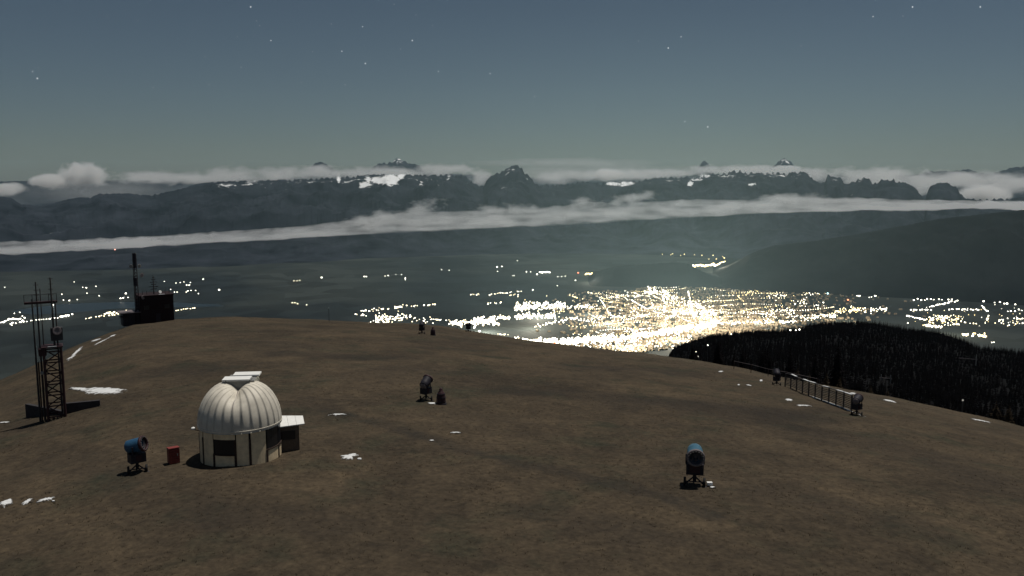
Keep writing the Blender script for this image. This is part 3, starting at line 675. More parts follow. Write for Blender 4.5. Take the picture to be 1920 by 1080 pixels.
# ---- red obstruction light on a mast over the fog
mb_ = thing('beacon_mast', 'thin mast with a red obstruction light in the fog at the left', 'mast', at(216, 476, 16300))
pt = at(216, 468, 16300) - at(216, 476, 16300)
MB().tube((0, 0, -60), (0, 0, pt.z), 1.6, 1.0, 6).build('pole', M['steel_dark'], mb_)
MB().lathe([(0.2, -9), (8, -4), (9, 3), (5, 9), (0.2, 11)], 8, o=(0, 0, pt.z)).build('red_light', emis('beacon', (1.0, 0.40, 0.30), 5), mb_)
# ================================================================== THINGS ON THE MEADOW
M['dome_white'] = mat('dome_paint', (0.66, 0.61, 0.52), 0.55, 0.22, 1.1, bump=0.05)
M['dome_seam'] = mat('dome_seam', (0.55, 0.51, 0.45), 0.7, 0.2, 3)
M['wall_cream'] = mat('cream_panel', (0.80, 0.64, 0.42), 0.7, 0.18, 2.2, bump=0.05)
M['brown_wood'] = mat('brown_post', (0.045, 0.028, 0.022), 0.8, 0.3, 6)
M['window_dark'] = mat('dark_glass', (0.014, 0.014, 0.017), 0.35, 0.2, 1, spec=0.4)
M['black'] = mat('black_void', (0.008, 0.008, 0.009), 0.9, 0.2, 2)
M['grey_metal'] = mat('galvanised', (0.26, 0.26, 0.25), 0.55, 0.2, 5, metal=0.3)
M['white_roof'] = mat('white_roof', (0.80, 0.80, 0.78), 0.6, 0.06, 3)
M['shed_wood'] = mat('shed_boards', (0.13, 0.10, 0.075), 0.85, 0.25, 6, bump=0.1)
M['dark_red'] = mat('dark_red_boards', (0.019, 0.009, 0.011), 0.85, 0.25, 3)
M['tower_red'] = mat('tower_red', (0.042, 0.018, 0.020), 0.6, 0.3, 4)
M['pole_dark'] = mat('weathered_pole', (0.045, 0.042, 0.045), 0.7, 0.3, 4)
M['concrete'] = mat('dark_concrete', (0.040, 0.037, 0.040), 0.9, 0.3, 3, bump=0.2)
M['gun_blue'] = mat('gun_blue', (0.030, 0.095, 0.18), 0.45, 0.2, 4)
M['gun_teal'] = mat('gun_pale_blue', (0.05, 0.13, 0.19), 0.45, 0.2, 4)
M['gun_dark'] = mat('gun_dark', (0.020, 0.018, 0.026), 0.6, 0.3, 5)
M['gun_maroon'] = mat('gun_maroon', (0.040, 0.016, 0.020), 0.6, 0.3, 5)
M['grille'] = mat('gun_grille', (0.17, 0.145, 0.15), 0.6, 0.25, 9)
M['rubber'] = mat('rubber', (0.015, 0.015, 0.016), 0.85, 0.2, 6)
M['red_box'] = mat('red_paint', (0.20, 0.040, 0.034), 0.6, 0.2, 5)
M['snow'] = mat('old_snow', (0.66, 0.67, 0.68), 0.75, 0.12, 5, bump=0.35)
M['silver_wood'] = mat('silvered_wood', (0.055, 0.050, 0.049), 0.8, 0.3, 8)

# ---------------------------------------------------------------- observatory
p = gp(453, 856); obs_r = math.hypot(p.x, p.y)
obs = thing('observatory', 'white domed observatory with closed shutter standing on the brown meadow', 'observatory', p, -math.atan2(p.x, p.y))
# local axes: -Y faces the camera, X to the right of the picture
RD, RW, HW = 2.80, 2.70, 2.62
def dome_r(az, el):
    """dome radius at azimuth az (0 = towards camera, + right) and elevation el: creased along the slit plane"""
    s = math.sin(az - R(-11)) * math.cos(el)                 # signed distance from the slit plane on the unit sphere
    fr = smooth(R(24), R(60), el) 
    return RD * (1 - 0.30 * fr * math.exp(-(abs(s) / 0.26) ** 1.4))
def dpt(az, el, k=1.0):
    r = dome_r(az, el) * k
    return (math.sin(az) * math.cos(el) * r, -math.cos(az) * math.cos(el) * r, HW + math.sin(el) * r * 1.10)
NG = 28
for g_ in range(NG):
    a0 = 2 * math.pi * g_ / NG + R(-11); a1 = a0 + 2 * math.pi / NG; gap = 0.0016; b = MB(); els = [R(-4)] + frange(0, R(89), 16)
    cols = frange(a0, a1, 5); idx = []
    for e in els:
        for j, a in enumerate(cols):
            q = min(gap / max(0.06, math.cos(e)), (a1 - a0) * .3); aa = min(max(a, a0 + q), a1 - q); b.v.append(dpt(aa, e, 1.0))
    nvf = len(b.v)
    for e in els:
        for a in cols:
            q = min(gap / max(0.06, math.cos(e)), (a1 - a0) * .3); aa = min(max(a, a0 + q), a1 - q); b.v.append(dpt(aa, e, 0.985))
    C = len(cols); sm = []
    for i in range(len(els) - 1):
        for j in range(C - 1):
            b.f.append((i * C + j, i * C + j + 1, (i + 1) * C + j + 1, (i + 1) * C + j)); b.mi.append(0); sm.append(1)
        for j in (0, C - 1):
            b.f.append((i * C + j, (i + 1) * C + j, nvf + (i + 1) * C + j, nvf + i * C + j)); b.mi.append(0); sm.append(0)
    for j in range(C - 1): b.f.append((j, j + 1, nvf + j + 1, nvf + j)); b.mi.append(0); sm.append(0)
    me_ = b.mesh('dome_panel', M['dome_white']); me_.polygons.foreach_set('use_smooth', [bool(q) for q in sm]); link('dome_panel', me_, obs)
b = MB(); els = frange(R(-4), R(90), 14)
for e in els:
    for k in range(56): b.v.append(dpt(2 * math.pi * k / 56, e, 0.995))
for i in range(len(els) - 1):
    for k in range(56): b.f.append((i * 56 + k, i * 56 + (k + 1) % 56, (i + 1) * 56 + (k + 1) % 56, (i + 1) * 56 + k)); b.mi.append(0)
b.build('inner_shell', M['dome_seam'], obs, True)
MB().lathe([(RW - .05, HW - 0.16), (RD + .02, HW - 0.13), (RD + .03, HW - 0.02), (RD - .03, HW + .0), (RW - .05, HW)], 56, closed=True).build('dome_ring', M['dome_white'], obs)
# drum wall: cream panels between brown posts; dark windows above low panels
MB().lathe([(RW - .06, -0.4), (RW - .06, HW - 0.15)], 56).build('drum_core', M['black'], obs)
def arc_panel(a0, a1, z0, z1, rr, th, n=6):
    b = MB(); c = frange(a0, a1, n)
    for r_ in (rr, rr - th):
        for z in (z0, z1):
            for a in c: b.v.append((math.sin(a) * r_, -math.cos(a) * r_, z))
    for j in range(n - 1):
        b.f += [(j, j + 1, n + j + 1, n + j), (n + j, n + j + 1, 3 * n + j + 1, 3 * n + j), (2 * n + j + 1, 2 * n + j, 3 * n + j, 3 * n + j + 1), (j + 1, j, 2 * n + j, 2 * n + j + 1)]
    b.f += [(0, n, 3 * n, 2 * n), (2 * n - 1, n - 1, 3 * n - 1, 4 * n - 1)]; b.mi = [0] * len(b.f); return b
POSTS = [-82, -64, -34, -9, 15, 40, 66, 92, 118, 146, 180, 214, 246]
LIGHT_W = {(-34, -9): 'w', (40, 66): 'W', (66, 92): 'W'}
posts_a = {}
walls = [(-64, -40, 'c'), (-40, -8, 'w'), (-8, 12, 'c'), (12, 38, 'c'), (38, 66, 'W'), (66, 94, 'W'), (94, 120, 'c'), (120, 150, 'c'), (150, 180, 'c'), (180, 210, 'c'), (210, 240, 'c'), (240, 268, 'c'), (268, 296, 'c')]
for a0, a1, k in walls:
    A0, A1 = R(a0), R(a1); w_ = R(1.6)
    pb = MB(); am = A0; 
    zt = HW - 0.17 if k == 'x' else (1.02 if k in 'wW' else 1.95)
    arc_panel(A0 - w_, A0 + w_, -0.3, zt, RW + .035, .09, 3).build('post', M['brown_wood'], obs)
    if k == 'c': arc_panel(A0 + w_, A1 - w_, -0.3, HW - .17, RW, .05).build('wall_panel', M['wall_cream'], obs)
    else:
        z_s, z_t = 0.98, (2.02 if k == 'w' else HW - .17)
        arc_panel(A0 + w_, A1 - w_, -0.3, z_s, RW, .05).build('wall_panel', M['wall_cream'], obs)
        if k == 'w': arc_panel(A0 + w_ - R(1.6), A1 - w_ + R(1.6), z_t, HW - .17, RW, .05).build('wall_panel', M['wall_cream'], obs)
        wn = arc_panel(A0 + w_ * .6, A1 - w_ * .6, z_s, z_t, RW - .015, .03).build('window', M['window_dark'], obs)
        fr = arc_panel(A0 + w_, A1 - w_, z_s - .05, z_s + .03, RW + .05, .07).build('sill', M['brown_wood'], wn)
# upper wall above the shorter posts is the cream panel itself; the shutter box on the dome top
SA = R(-11)                                     # slit azimuth
def sl(u, v, z):                              # u across the slit, v along it (towards camera), z up
    return (math.cos(SA) * u + math.sin(SA) * v, math.sin(SA) * u - math.cos(SA) * v, z)
def shut(name, v0, v1, z0, z1, th, w, m, u0=0.0):
    b = MB(); h = w / 2
    P = [sl(u0 - h, v1, z1), sl(u0 + h, v1, z1), sl(u0 + h, v0, z0), sl(u0 - h, v0, z0)]; Q = [(a, b_, c - th) for a, b_, c in P]
    b.v = P + Q; b.f = [(0, 1, 2, 3), (7, 6, 5, 4), (0, 4, 5, 1), (1, 5, 6, 2), (2, 6, 7, 3), (3, 7, 4, 0)]; b.mi = [0] * 6
    return b.build(name, m, obs)
ZT = HW + RD * 0.985
RA = R(-14)
shut('shutter_box', -1.9, 0.10, ZT + .04, ZT + .04, .70, 1.95, M['grey_metal'], 0.10)
shut('shutter_plate', -0.86, 0.22, ZT + .16, ZT + .16, .11, 1.84, M['white_roof'], -0.14)
shut('shutter_plate', -1.95, -1.00, ZT + .22, ZT + .20, .11, 1.80, M['white_roof'], 0.34)
shut('shutter_cover', -2.35, -1.88, ZT - 1.0, ZT - .05, .14, 1.60, M['grey_metal'])
for u in (-.80, .80):
    b = MB(); c = [(v, math.sqrt(max(0, (RD + .10) ** 2 - v * v))) for v in frange(-2.1, 0.3, 12)]
    for (va, za), (vb, zb) in zip(c, c[1:]): b.tube(sl(u, va, HW + za * .985), sl(u, vb, HW + zb * .985), .05, n=6)
    b.build('shutter_rail', M['grey_metal'], obs)
# dark slot below the shutter box, its seam running down the front of the dome
b = MB(); c = []
for e in frange(R(26), R(84), 14):
    w = 0.016 + 0.24 * smooth(R(44), R(80), e); q = dpt(SA, e, 1.006)
    c.append((sl(0, 0, 0), q, w))
for (_, q0, w0), (_, q1, w1) in zip(c, c[1:]):
    ax = Vector((math.cos(SA), math.sin(SA), 0))
    b.quad(Vector(q0) - ax * w0, Vector(q0) + ax * w0, Vector(q1) + ax * w1, Vector(q1) - ax * w1)
o = b.build('slit', M['grille'], obs); so = o.modifiers.new('thickness', 'SOLIDIFY'); so.thickness = 0.02
# small white sensor on a bracket at the left of the dome
b = MB(); b.tube((-2.6, -.3, 2.15), (-3.02, -.4, 2.35), .025); b.build('bracket', M['pole_dark'], obs)
MB().lathe([(.02, -.09), (.14, -.06), (.15, .04), (.03, .10)], 12, o=(-3.04, -.4, 2.42)).build('sensor', M['white_roof'], obs)
# entrance shed on the right with its white sheet roof
MB().box((3.10, .9, .75), (1.7, 1.8, 2.3)).build('shed_wall', M['shed_wood'], obs)
wn = MB().box((3.2, -.015, 1.22), (.95, .05, .62)).build('window', M['window_dark'], obs); wn['label'] = 'dark window of the entrance shed'
for i in range(4):
    b = MB(); x0, x1 = 2.12 + i * .56, 2.12 + i * .56 + .545; za, zb = 2.10 - i * .02, 2.10 - (i + 1) * .02
    sk = -.10 * i
    b.v = [(x0, -.35 + .2 * i * .5, 1.96), (x1, -.35 + .2 * (i + 1) * .5, 1.96), (x1, 2.0 - .18 * i, 2.16), (x0, 2.0 - .18 * max(0, i - 1), 2.16)]
    b.v += [(x, y, z - .06) for x, y, z in b.v]; b.f = [(0, 1, 2, 3), (7, 6, 5, 4), (0, 4, 5, 1), (1, 5, 6, 2), (2, 6, 7, 3), (3, 7, 4, 0)]; b.mi = [0] * 6
    b.build('roof_sheet', M['white_roof'], obs)

# ---------------------------------------------------------------- snow cannons
def snow_cannon(label, px, py, aim, tilt, blue, scale=1.0, frac=None, box=False, dark=False, rot=0.0, ring=None):
    """fan snow gun; aim = compass angle of the barrel relative to the line towards the camera (+ to the right)"""
    p = gp(px, py, frac); t = thing('snow_cannon', label, 'snow cannon', p, -math.atan2(p.x, p.y) + rot, 'snow cannons on the meadow'); t.scale = (scale,) * 3
    blue = M['gun_dark'] if dark else blue
    ax = Vector((math.sin(aim) * math.cos(tilt), -math.cos(aim) * math.cos(tilt), math.sin(tilt)))
    c = Vector((0, 0, 1.80)); F = c + ax * .50; Bk = c - ax * .62
    MB().lathe([(.36, -.62), (.43, -.56), (.46, -.2), (.46, .30), (.49, .42), (.44, .42), (.42, -.5), (.33, -.58)], 24, ax, c, True).build('barrel', blue, t, True)
    rg = MB().lathe([(.40, .40), (.50, .40), (.53, .46), (.53, .56), (.48, .60), (.40, .58)], 24, ax, c, True).build('nozzle_ring', ring or (M['gun_maroon'] if not dark else M['gun_dark']), t, True)
    q = ax.to_track_quat('Z', 'Y'); b = MB()
    for k in range(16):
        w = 2 * math.pi * k / 16; d = q @ Vector((math.cos(w), math.sin(w), 0)); b.tube(c + ax * .58 + d * .44, c + ax * .66 + d * .42, .018, n=5)
    b.build('nozzles', M['grey_metal'], rg)['kind'] = 'stuff'
    b = MB()
    for k in range(9):
        w = 2 * math.pi * k / 9; d = q @ Vector((math.cos(w), math.sin(w), 0)); n2 = q @ Vector((-math.sin(w), math.cos(w), 0))
        P = c + ax * .12; b.quad(P + d * .10 - n2 * .03, P + d * .40 - n2 * .07 + ax * .06, P + d * .40 + n2 * .07 - ax * .06, P + d * .10 + n2 * .03)
    fn = b.build('fan', M['grille'], t)
    MB().lathe([(.02, .40), (.10, .30), (.13, .1), (.13, -.3), (.02, -.35)], 14, ax, c).build('hub', M['grille'], t, True)
    for rr in (.34, .20): MB().lathe([(rr - .012, .43), (rr + .012, .43), (rr + .012, .45), (rr - .012, .45)], 20, ax, c, True).build('grille_ring', M['grille'], t)
    MB().lathe([(.02, -.70), (.30, -.68), (.37, -.60), (.30, -.56)], 20, ax, c).build('intake_cover', M['grille'] if not dark else M['gun_dark'], t, True)
    side = q @ Vector((1, 0, 0)); side = Vector((side.x, side.y, 0)).normalized() if abs(side.z) < .9 else Vector((math.cos(aim), math.sin(aim), 0))
    side = Vector((math.cos(aim), math.sin(aim), 0))
    b = MB()
    for s in (-1, 1): b.tube(c + side * .50 * s, Vector((side.x * .50 * s, side.y * .50 * s, 1.22)), .05, n=6)
    b.tube(Vector((side.x * -.52, side.y * -.52, 1.22)), Vector((side.x * .52, side.y * .52, 1.22)), .06, n=6); b.build('yoke', M['gun_dark'], t)
    MB().box((0, 0, .98), (.98, .70, .62), aim * .3).build('cabinet', M['gun_dark'], t)
    MB().box((0, -.37, 1.0), (.60, .03, .40), 0).build('cabinet_door', M['gun_maroon'], t)
    MB().tube((0, 0, .2), (0, 0, .70), .10, n=10).build('column', M['gun_dark'], t)
    for k in range(3):
        w = R(90 + 120 * k); e = Vector((math.cos(w) * .72, math.sin(w) * .72, -.02))
        lg = MB().tube((0, 0, .50), e + Vector((0, 0, .06)), .045, n=6).build('leg', M['gun_dark'], t)
        MB().lathe([(.10, 0), (.10, .05), (.03, .08)], 10, o=e).build('foot', M['gun_dark'], lg)
    for s in (-1, 1):
        wh = MB().lathe([(.12, -.07), (.22, -.07), (.25, -.03), (.25, .03), (.22, .07), (.12, .07)], 16, (1, 0, 0), (s * .55, -.25, .25), True).build('wheel', M['rubber'], t, True)
        MB().lathe([(.03, -.05), (.12, -.04), (.12, .04), (.03, .05)], 10, (1, 0, 0), (s * .55, -.25, .25)).build('rim', M['grey_metal'], wh)
    MB().tube((-.55, -.25, .25), (.55, -.25, .25), .035, n=6).build('axle', M['gun_dark'], t)
    if box: MB().box((.85, -.12, .16), (.30, .22, .16), .2).build('valve_box', M['white_roof'], t)
    return t
snow_cannon('blue snow cannon turned sideways beside the red box, left of the observatory', 258, 884, R(62), R(14), M['gun_blue'])
snow_cannon('pale blue snow cannon facing the camera alone on the right foreground', 1302, 908, R(4), R(-6), M['gun_teal'], 1.12, box=True, ring=M['grille'])
snow_cannon('dark snow cannon beside the brown hydrant in the middle of the meadow', 799, 750, R(150), R(30), M['gun_dark'], .95)
snow_cannon('small dark snow cannon on the crest left of the bright town', 791, 626, R(170), R(10), M['gun_dark'], .9, dark=True)
snow_cannon('small dark snow cannon on the crest nearest the bright town', 878, 622, R(100), R(5), M['gun_dark'], .85, dark=True)
snow_cannon('dark snow cannon at the near end of the slatted snow fence', 1606, 778, R(165), R(10), M['gun_dark'], .95)
snow_cannon('dark snow cannon at the far end of the slatted snow fence', 1456, 722, R(190), R(15), M['gun_dark'], .9, dark=True)

# ---------------------------------------------------------------- hydrants and boxes
def padded_hydrant(label, px, py, s, frac=None):
    p = gp(px, py, frac); t = thing('hydrant', label, 'hydrant', p, 0.4, 'padded hydrants beside the snow cannons'); t.scale = (s,) * 3
    MB().lathe([(.02, -.1), (.40, -.1), (.44, .12), (.42, .55), (.36, .95), (.22, 1.18), (.16, 1.24), (.16, 1.42), (.10, 1.50), (.02, 1.52)], 16).build('padding', M['gun_maroon'], t, True)
    for z, r_ in ((.25, .445), (.62, .43), (.95, .375)): MB().lathe([(r_ - .04, z - .03), (r_ + .012, z - .03), (r_ + .012, z + .03), (r_ - .04, z + .03)], 16, closed=True).build('strap', M['gun_dark'], t)
    MB().lathe([(.30, -.05), (.52, -.05), (.50, .08), (.40, .10)], 16, closed=True).build('base_ring', M['gun_dark'], t)
padded_hydrant('brown bottle shaped padded hydrant beside the middle snow cannon', 827, 757, 1.0)
padded_hydrant('small brown padded hydrant on the crest beside a snow cannon', 812, 629, 1.0)
p = gp(326, 868); rb_ = thing('red_box', 'red slatted utility box between the snow cannon and the observatory', 'box', p, -math.atan2(p.x, p.y) + R(14))
MB().box((0, 0, .50), (.62, .58, 1.10)).build('body', M['gun_maroon'], rb_)
for i in range(6): MB().box((0, -.31, .13 + i * .165), (.66, .045, .145)).build('slat', M['red_box'], rb_)
for i in range(6): MB().box((-.335, 0, .13 + i * .165), (.03, .56, .145)).build('slat', M['red_box'], rb_)
MB().box((0, 0, 1.085), (.72, .68, .05), 0, R(-6)).build('lid', M['red_box'], rb_)
MB().box((.18, -.345, .62), (.06, .03, .14)).build('latch', M['grey_metal'], rb_)

# ---------------------------------------------------------------- antenna tower on the left
p = gp(107, 784); ta = -math.atan2(p.x, p.y)
tw = thing('antenna_tower', 'red lattice antenna tower with tall dark poles at the left', 'antenna tower', p, ta)
S = math.hypot(p.x, p.y) / FOC / 1.28 * .80; tw.scale = (1.28,) * 3                # metres per pixel across at the tower
H = 5.2; hw = .54
cs = [(-hw, -hw), (hw, -hw), (hw, hw), (-hw, hw)]
for x, y in cs: MB().tube((x, y, -.3), (x, y, H), .085, n=6).build('leg', M['tower_red'], tw)
for j in range(7):
    z = .25 + j * .78
    for k in range(4):
        a, b_ = cs[k], cs[(k + 1) % 4]
        MB().tube((*a, z), (*b_, z), .05, n=5).build('crossbar', M['tower_red'], tw)
        if z + .78 < H:
            u, v = (a, b_) if (j + k) % 2 else (b_, a); MB().tube((*u, z), (*v, z + .78), .045, n=5).build('brace', M['tower_red'], tw)
MB().box((0, 0, H + .04), (1.35, 1.25, .08)).build('platform', M['tower_red'], tw)
MB().box((.0, -.64, H + .10), (.55, .06, .04)).build('snow_cap', M['snow'], tw)
MB().box((-.62, 0, H - .3), (.5, .9, .5)).build('equipment_box', M['tower_red'], tw)
def xm(px): return (px - 107) * S
for px, top, base in ((76, 8.6, -.3), (85, 9.8, -.3), (112, 10.1, H), (118, 8.4, -.3)):
    yo = .35 if px < 100 else -.1
    MB().tube((xm(px), yo, base), (xm(px), yo, top), .075, .045, 8).build('pole', M['pole_dark'], tw)
for px, za, zb in ((85, 8.2, 9.6), (112, 8.5, 10.0)):
    for k in range(5):
        z = za + (zb - za) * k / 4; MB().tube((xm(px) - .16, .1, z), (xm(px) + .16, .1, z), .02, n=5).build('dipole', M['pole_dark'], tw)
MB().tube((xm(92), .5, H), (xm(92), .5, 9.3), .04, .03, 6).build('pole', M['pole_dark'], tw)
MB().box((xm(92), .2, 8.35), (2.05, .35, .15)).build('walkway', M['tower_red'], tw)
for k in range(5): MB().tube((xm(92) - 1.0 + .5 * k, .03, 8.45), (xm(92) - 1.0 + .5 * k, .03, 8.95), .02, n=5).build('rail_post', M['pole_dark'], tw)
MB().tube((xm(92) - 1.0, .03, 8.95), (xm(92) + 1.0, .03, 8.95), .02, n=5).build('handrail', M['pole_dark'], tw)
MB().lathe([(.02, .0), (.20, .05), (.30, .14), (.28, .15), (.02, .05)], 16, (0.3, -1, .1), (xm(117), -.35, 6.35)).build('dish', M['grille'], tw, True)
MB().box((xm(117), -.1, 6.1), (.75, .5, .9)).build('equipment_box', M['pole_dark'], tw)
MB().lathe([(.02, 0), (.12, .03), (.12, .2), (.02, .24)], 10, None, (-.72, -.5, 3.35)).build('lamp', M['grey_metal'], tw)
for px in (80, 86):
    MB().tube((xm(px), -.1, -.3), (xm(px), -.1, 4.2), .05, n=6).build('strut', M['brown_wood'], tw)
# low concrete wall round the tower foot
wl = thing('concrete_wall', 'low dark concrete wall bent round the foot of the antenna tower', 'wall', gp(112, 768))
def wall_piece(a, b_, h, th):
    a, b_ = Vector(a), Vector(b_); d = b_ - a; L = math.hypot(d.x, d.y); mid = (a + b_) / 2 - wl.location
    MB().box((mid.x, mid.y, mid.z + h / 2 - .25), (L, th, h + .5), math.atan2(d.y, d.x)).build('wall_block', M['concrete'], wl)
A, B_, C2 = gp(52, 782), gp(120, 777), gp(188, 761)
wall_piece(A, B_ + (A - B_) * .004, .82, .35); wall_piece(B_ + (C2 - B_) * .03, C2, .80, .36)

# ---------------------------------------------------------------- transmitter hut on the crest
rr_ = meadow_k(ang(290, 600)[0])[1] * .86
p = gp(296, 602, .93); s_ = math.hypot(p.x, p.y) / FOC
hut = thing('transmitter_hut', 'dark red transmitter hut with masts on the crest at the left', 'hut', p, -math.atan2(p.x, p.y) + R(10))
w_, h_ = 55 * s_, 47 * s_
MB().box((0, w_ * .4, h_ / 2 - .4), (w_, w_ * .8, h_ + .8)).build('wall', M['dark_red'], hut)
MB().box((0, w_ * .4, h_ + .09), (w_ + .35, w_ * .8 + .35, .18)).build('roof', M['dark_red'], hut)
MB().box((w_ * .02, -.03, 1.0), (1.0, .06, 2.1)).build('door', M['gun_dark'], hut)
for x in (-.31, .30): 
    wn = MB().box((w_ * x, -.02, h_ * .58), (1.1, .06, .9)).build('window', M['window_dark'], hut); MB().box((w_ * x, -.05, h_ * .58 - .5), (1.25, .08, .08)).build('sill', M['brown_wood'], wn)
MB().box((-w_ * .5 - 1.9, w_ * .35, 1.05), (3.6, w_ * .5, 3.0)).build('annex', M['gun_dark'], hut)
MB().box((-w_ * .5 - 2.2, w_ * .3, 2.72), (4.6, w_ * .62, .16)).build('annex_roof', M['grille'], hut)
MB().box((-w_ * .5 - 3.4, w_ * .1, 1.9), (1.9, 1.6, .14)).build('deck', M['dark_red'], hut)
xq = -w_ * .5 - .55; ht = 121 * s_
for a in ((-.45, -.26), (.45, -.26), (0, .52)): MB().tube((xq + a[0], .8 + a[1], -.4), (xq + a[0] * .8, .8 + a[1] * .8, ht), .09, .07, 6).build('mast_leg', M['dark_red'], hut)
tri = [(-.4, -.24), (.4, -.24), (0, .48)]
for j in range(20):
    z = .6 + j * ht / 21
    for k in range(3):
        a, b_ = tri[k], tri[(k + 1) % 3]; MB().tube((xq + a[0], .8 + a[1], z), (xq + b_[0], .8 + b_[1], z + ht / 21), .05, n=4).build('mast_brace', M['dark_red'], hut)
MB().tube((xq, .8, ht * .80), (xq, .8, ht + .2), .42, .42, 10).build('antenna_drum', M['gun_dark'], hut)
MB().tube((xq, .8, ht * .55), (xq, .8, ht * .66), .5, .5, 10).build('antenna_drum', M['gun_dark'], hut)
for sx in (-1, 1): MB().lathe([(.02, 0), (.35, .08), (.45, .2), (.42, .22), (.02, .1)], 14, (sx * .5, -1, 0), (xq + sx * .8, .2, ht * .83)).build('dish', M['grey_metal'], hut, True)
for zz in (.38, .70): MB().lathe([(.02, 0), (.35, .08), (.5, .2), (.46, .22), (.02, .1)], 14, (.6, -1, 0), (xq + 1.2, .0, ht * zz)).build('dish', M['grille'], hut, True)
xn = -w_ * .02; zt = h_ + 35 * s_
MB().tube((xn, w_ * .3, h_), (xn, w_ * .3, zt), .14, .06, 8).build('roof_mast', M['gun_dark'], hut)
for k, L in enumerate((.5, .9, 1.5, 1.1, 1.9, 1.4)): MB().box((xn, w_ * .3, zt - .6 - k * .55), (L, .12, .16)).build('antenna_arm', M['gun_dark'], hut)
MB().lathe([(.02, 0), (.25, .05), (.38, .15), (.35, .17), (.02, .08)], 14, (.4, -1, .3), (w_ * .12, .6, h_ + .75)).build('dish', M['white_roof'], hut, True)
MB().box((w_ * .16, .1, h_ + .22), (1.3, .3, .10)).build('snow_cap', M['snow'], hut)
for x in (-.38, -.25, .3, .42): MB().tube((w_ * x, w_ * .2, h_ + .1), (w_ * x, w_ * .2, h_ + 1.1), .05, n=5).build('vent_pipe', M['gun_dark'], hut)

# ---------------------------------------------------------------- snow fence
P0, P1 = gp(1596, 771), gp(1472, 725)
sf = thing('snow_fence', 'weathered slatted snow fence with snow on its top rail on the right slope', 'fence', P0)
NP = 11
fp = [P0.lerp(P1, i / (NP - 1)) for i in range(NP)]
for q in fp: q.z = ground_z(q.x, q.y)
for i, q in enumerate(fp):
    l = q - P0; MB().box((l.x, l.y, l.z + .75), (.12, .12, 2.1), .3).build('post', M['silver_wood'], sf)
for i in range(NP - 1):
    a, b_ = fp[i] - P0, fp[i + 1] - P0; d = b_ - a; L = d.length; yaw = math.atan2(d.y, d.x); pt_ = -math.asin(d.z / L); m_ = (a + b_) / 2
    for k in range(7):
        MB().box((m_.x, m_.y - .07, m_.z + .32 + k * .20), (L - .02, .03, .085), yaw, 0, pt_).build('slat', M['silver_wood'], sf)
    MB().box((m_.x, m_.y, m_.z + 1.80), (L - .01, .16, .07), yaw, 0, pt_).build('top_rail', M['silver_wood'], sf)
    if i not in (2, 4, 7, 9): MB().box((m_.x, m_.y, m_.z + 1.86), (L * .86, .24, .07), yaw, 0, pt_).build('snow_cap', M['snow'], sf)

# ---------------------------------------------------------------- snow patches
def snow_edge_material():
    m = mat('thin_snow', (0.70, 0.71, 0.72), 0.8, 0.16, 4, bump=0.5); n = m.node_tree; b = n.nodes['Principled BSDF']; src = b.inputs['Base Color'].links[0].from_socket
    g = n.nodes.new('ShaderNodeNewGeometry'); z = n.nodes.new('ShaderNodeTexNoise'); z.inputs['Scale'].default_value = 1.7; z.inputs['Detail'].default_value = 8; z.inputs['Roughness'].default_value = .7; n.links.new(g.outputs['Position'], z.inputs['Vector'])
    a = n.nodes.new('ShaderNodeAttribute'); a.attribute_name = 'edge'
    s = n.nodes.new('ShaderNodeMath'); s.operation = 'MULTIPLY_ADD'; s.inputs[1].default_value = 0.42; s.inputs[2].default_value = 0.14; n.links.new(a.outputs['Fac'], s.inputs[0])
    d = n.nodes.new('ShaderNodeMath'); d.operation = 'SUBTRACT'; n.links.new(z.outputs['Fac'], d.inputs[0]); n.links.new(s.outputs[0], d.inputs[1])
    r = n.nodes.new('ShaderNodeMapRange'); r.inputs['From Min'].default_value = 0.0; r.inputs['From Max'].default_value = 0.09; n.links.new(d.outputs[0], r.inputs['Value'])
    x = n.nodes.new('ShaderNodeMix'); x.data_type = 'RGBA'; n.links.new(r.outputs[0], x.inputs['Factor']); x.inputs['A'].default_value = (0.055, 0.044, 0.032, 1); n.links.new(src, x.inputs['B']); n.links.new(x.outputs['Result'], b.inputs['Base Color'])
    return m
M['snow_edge'] = snow_edge_material()
rs_ = random.Random(21)
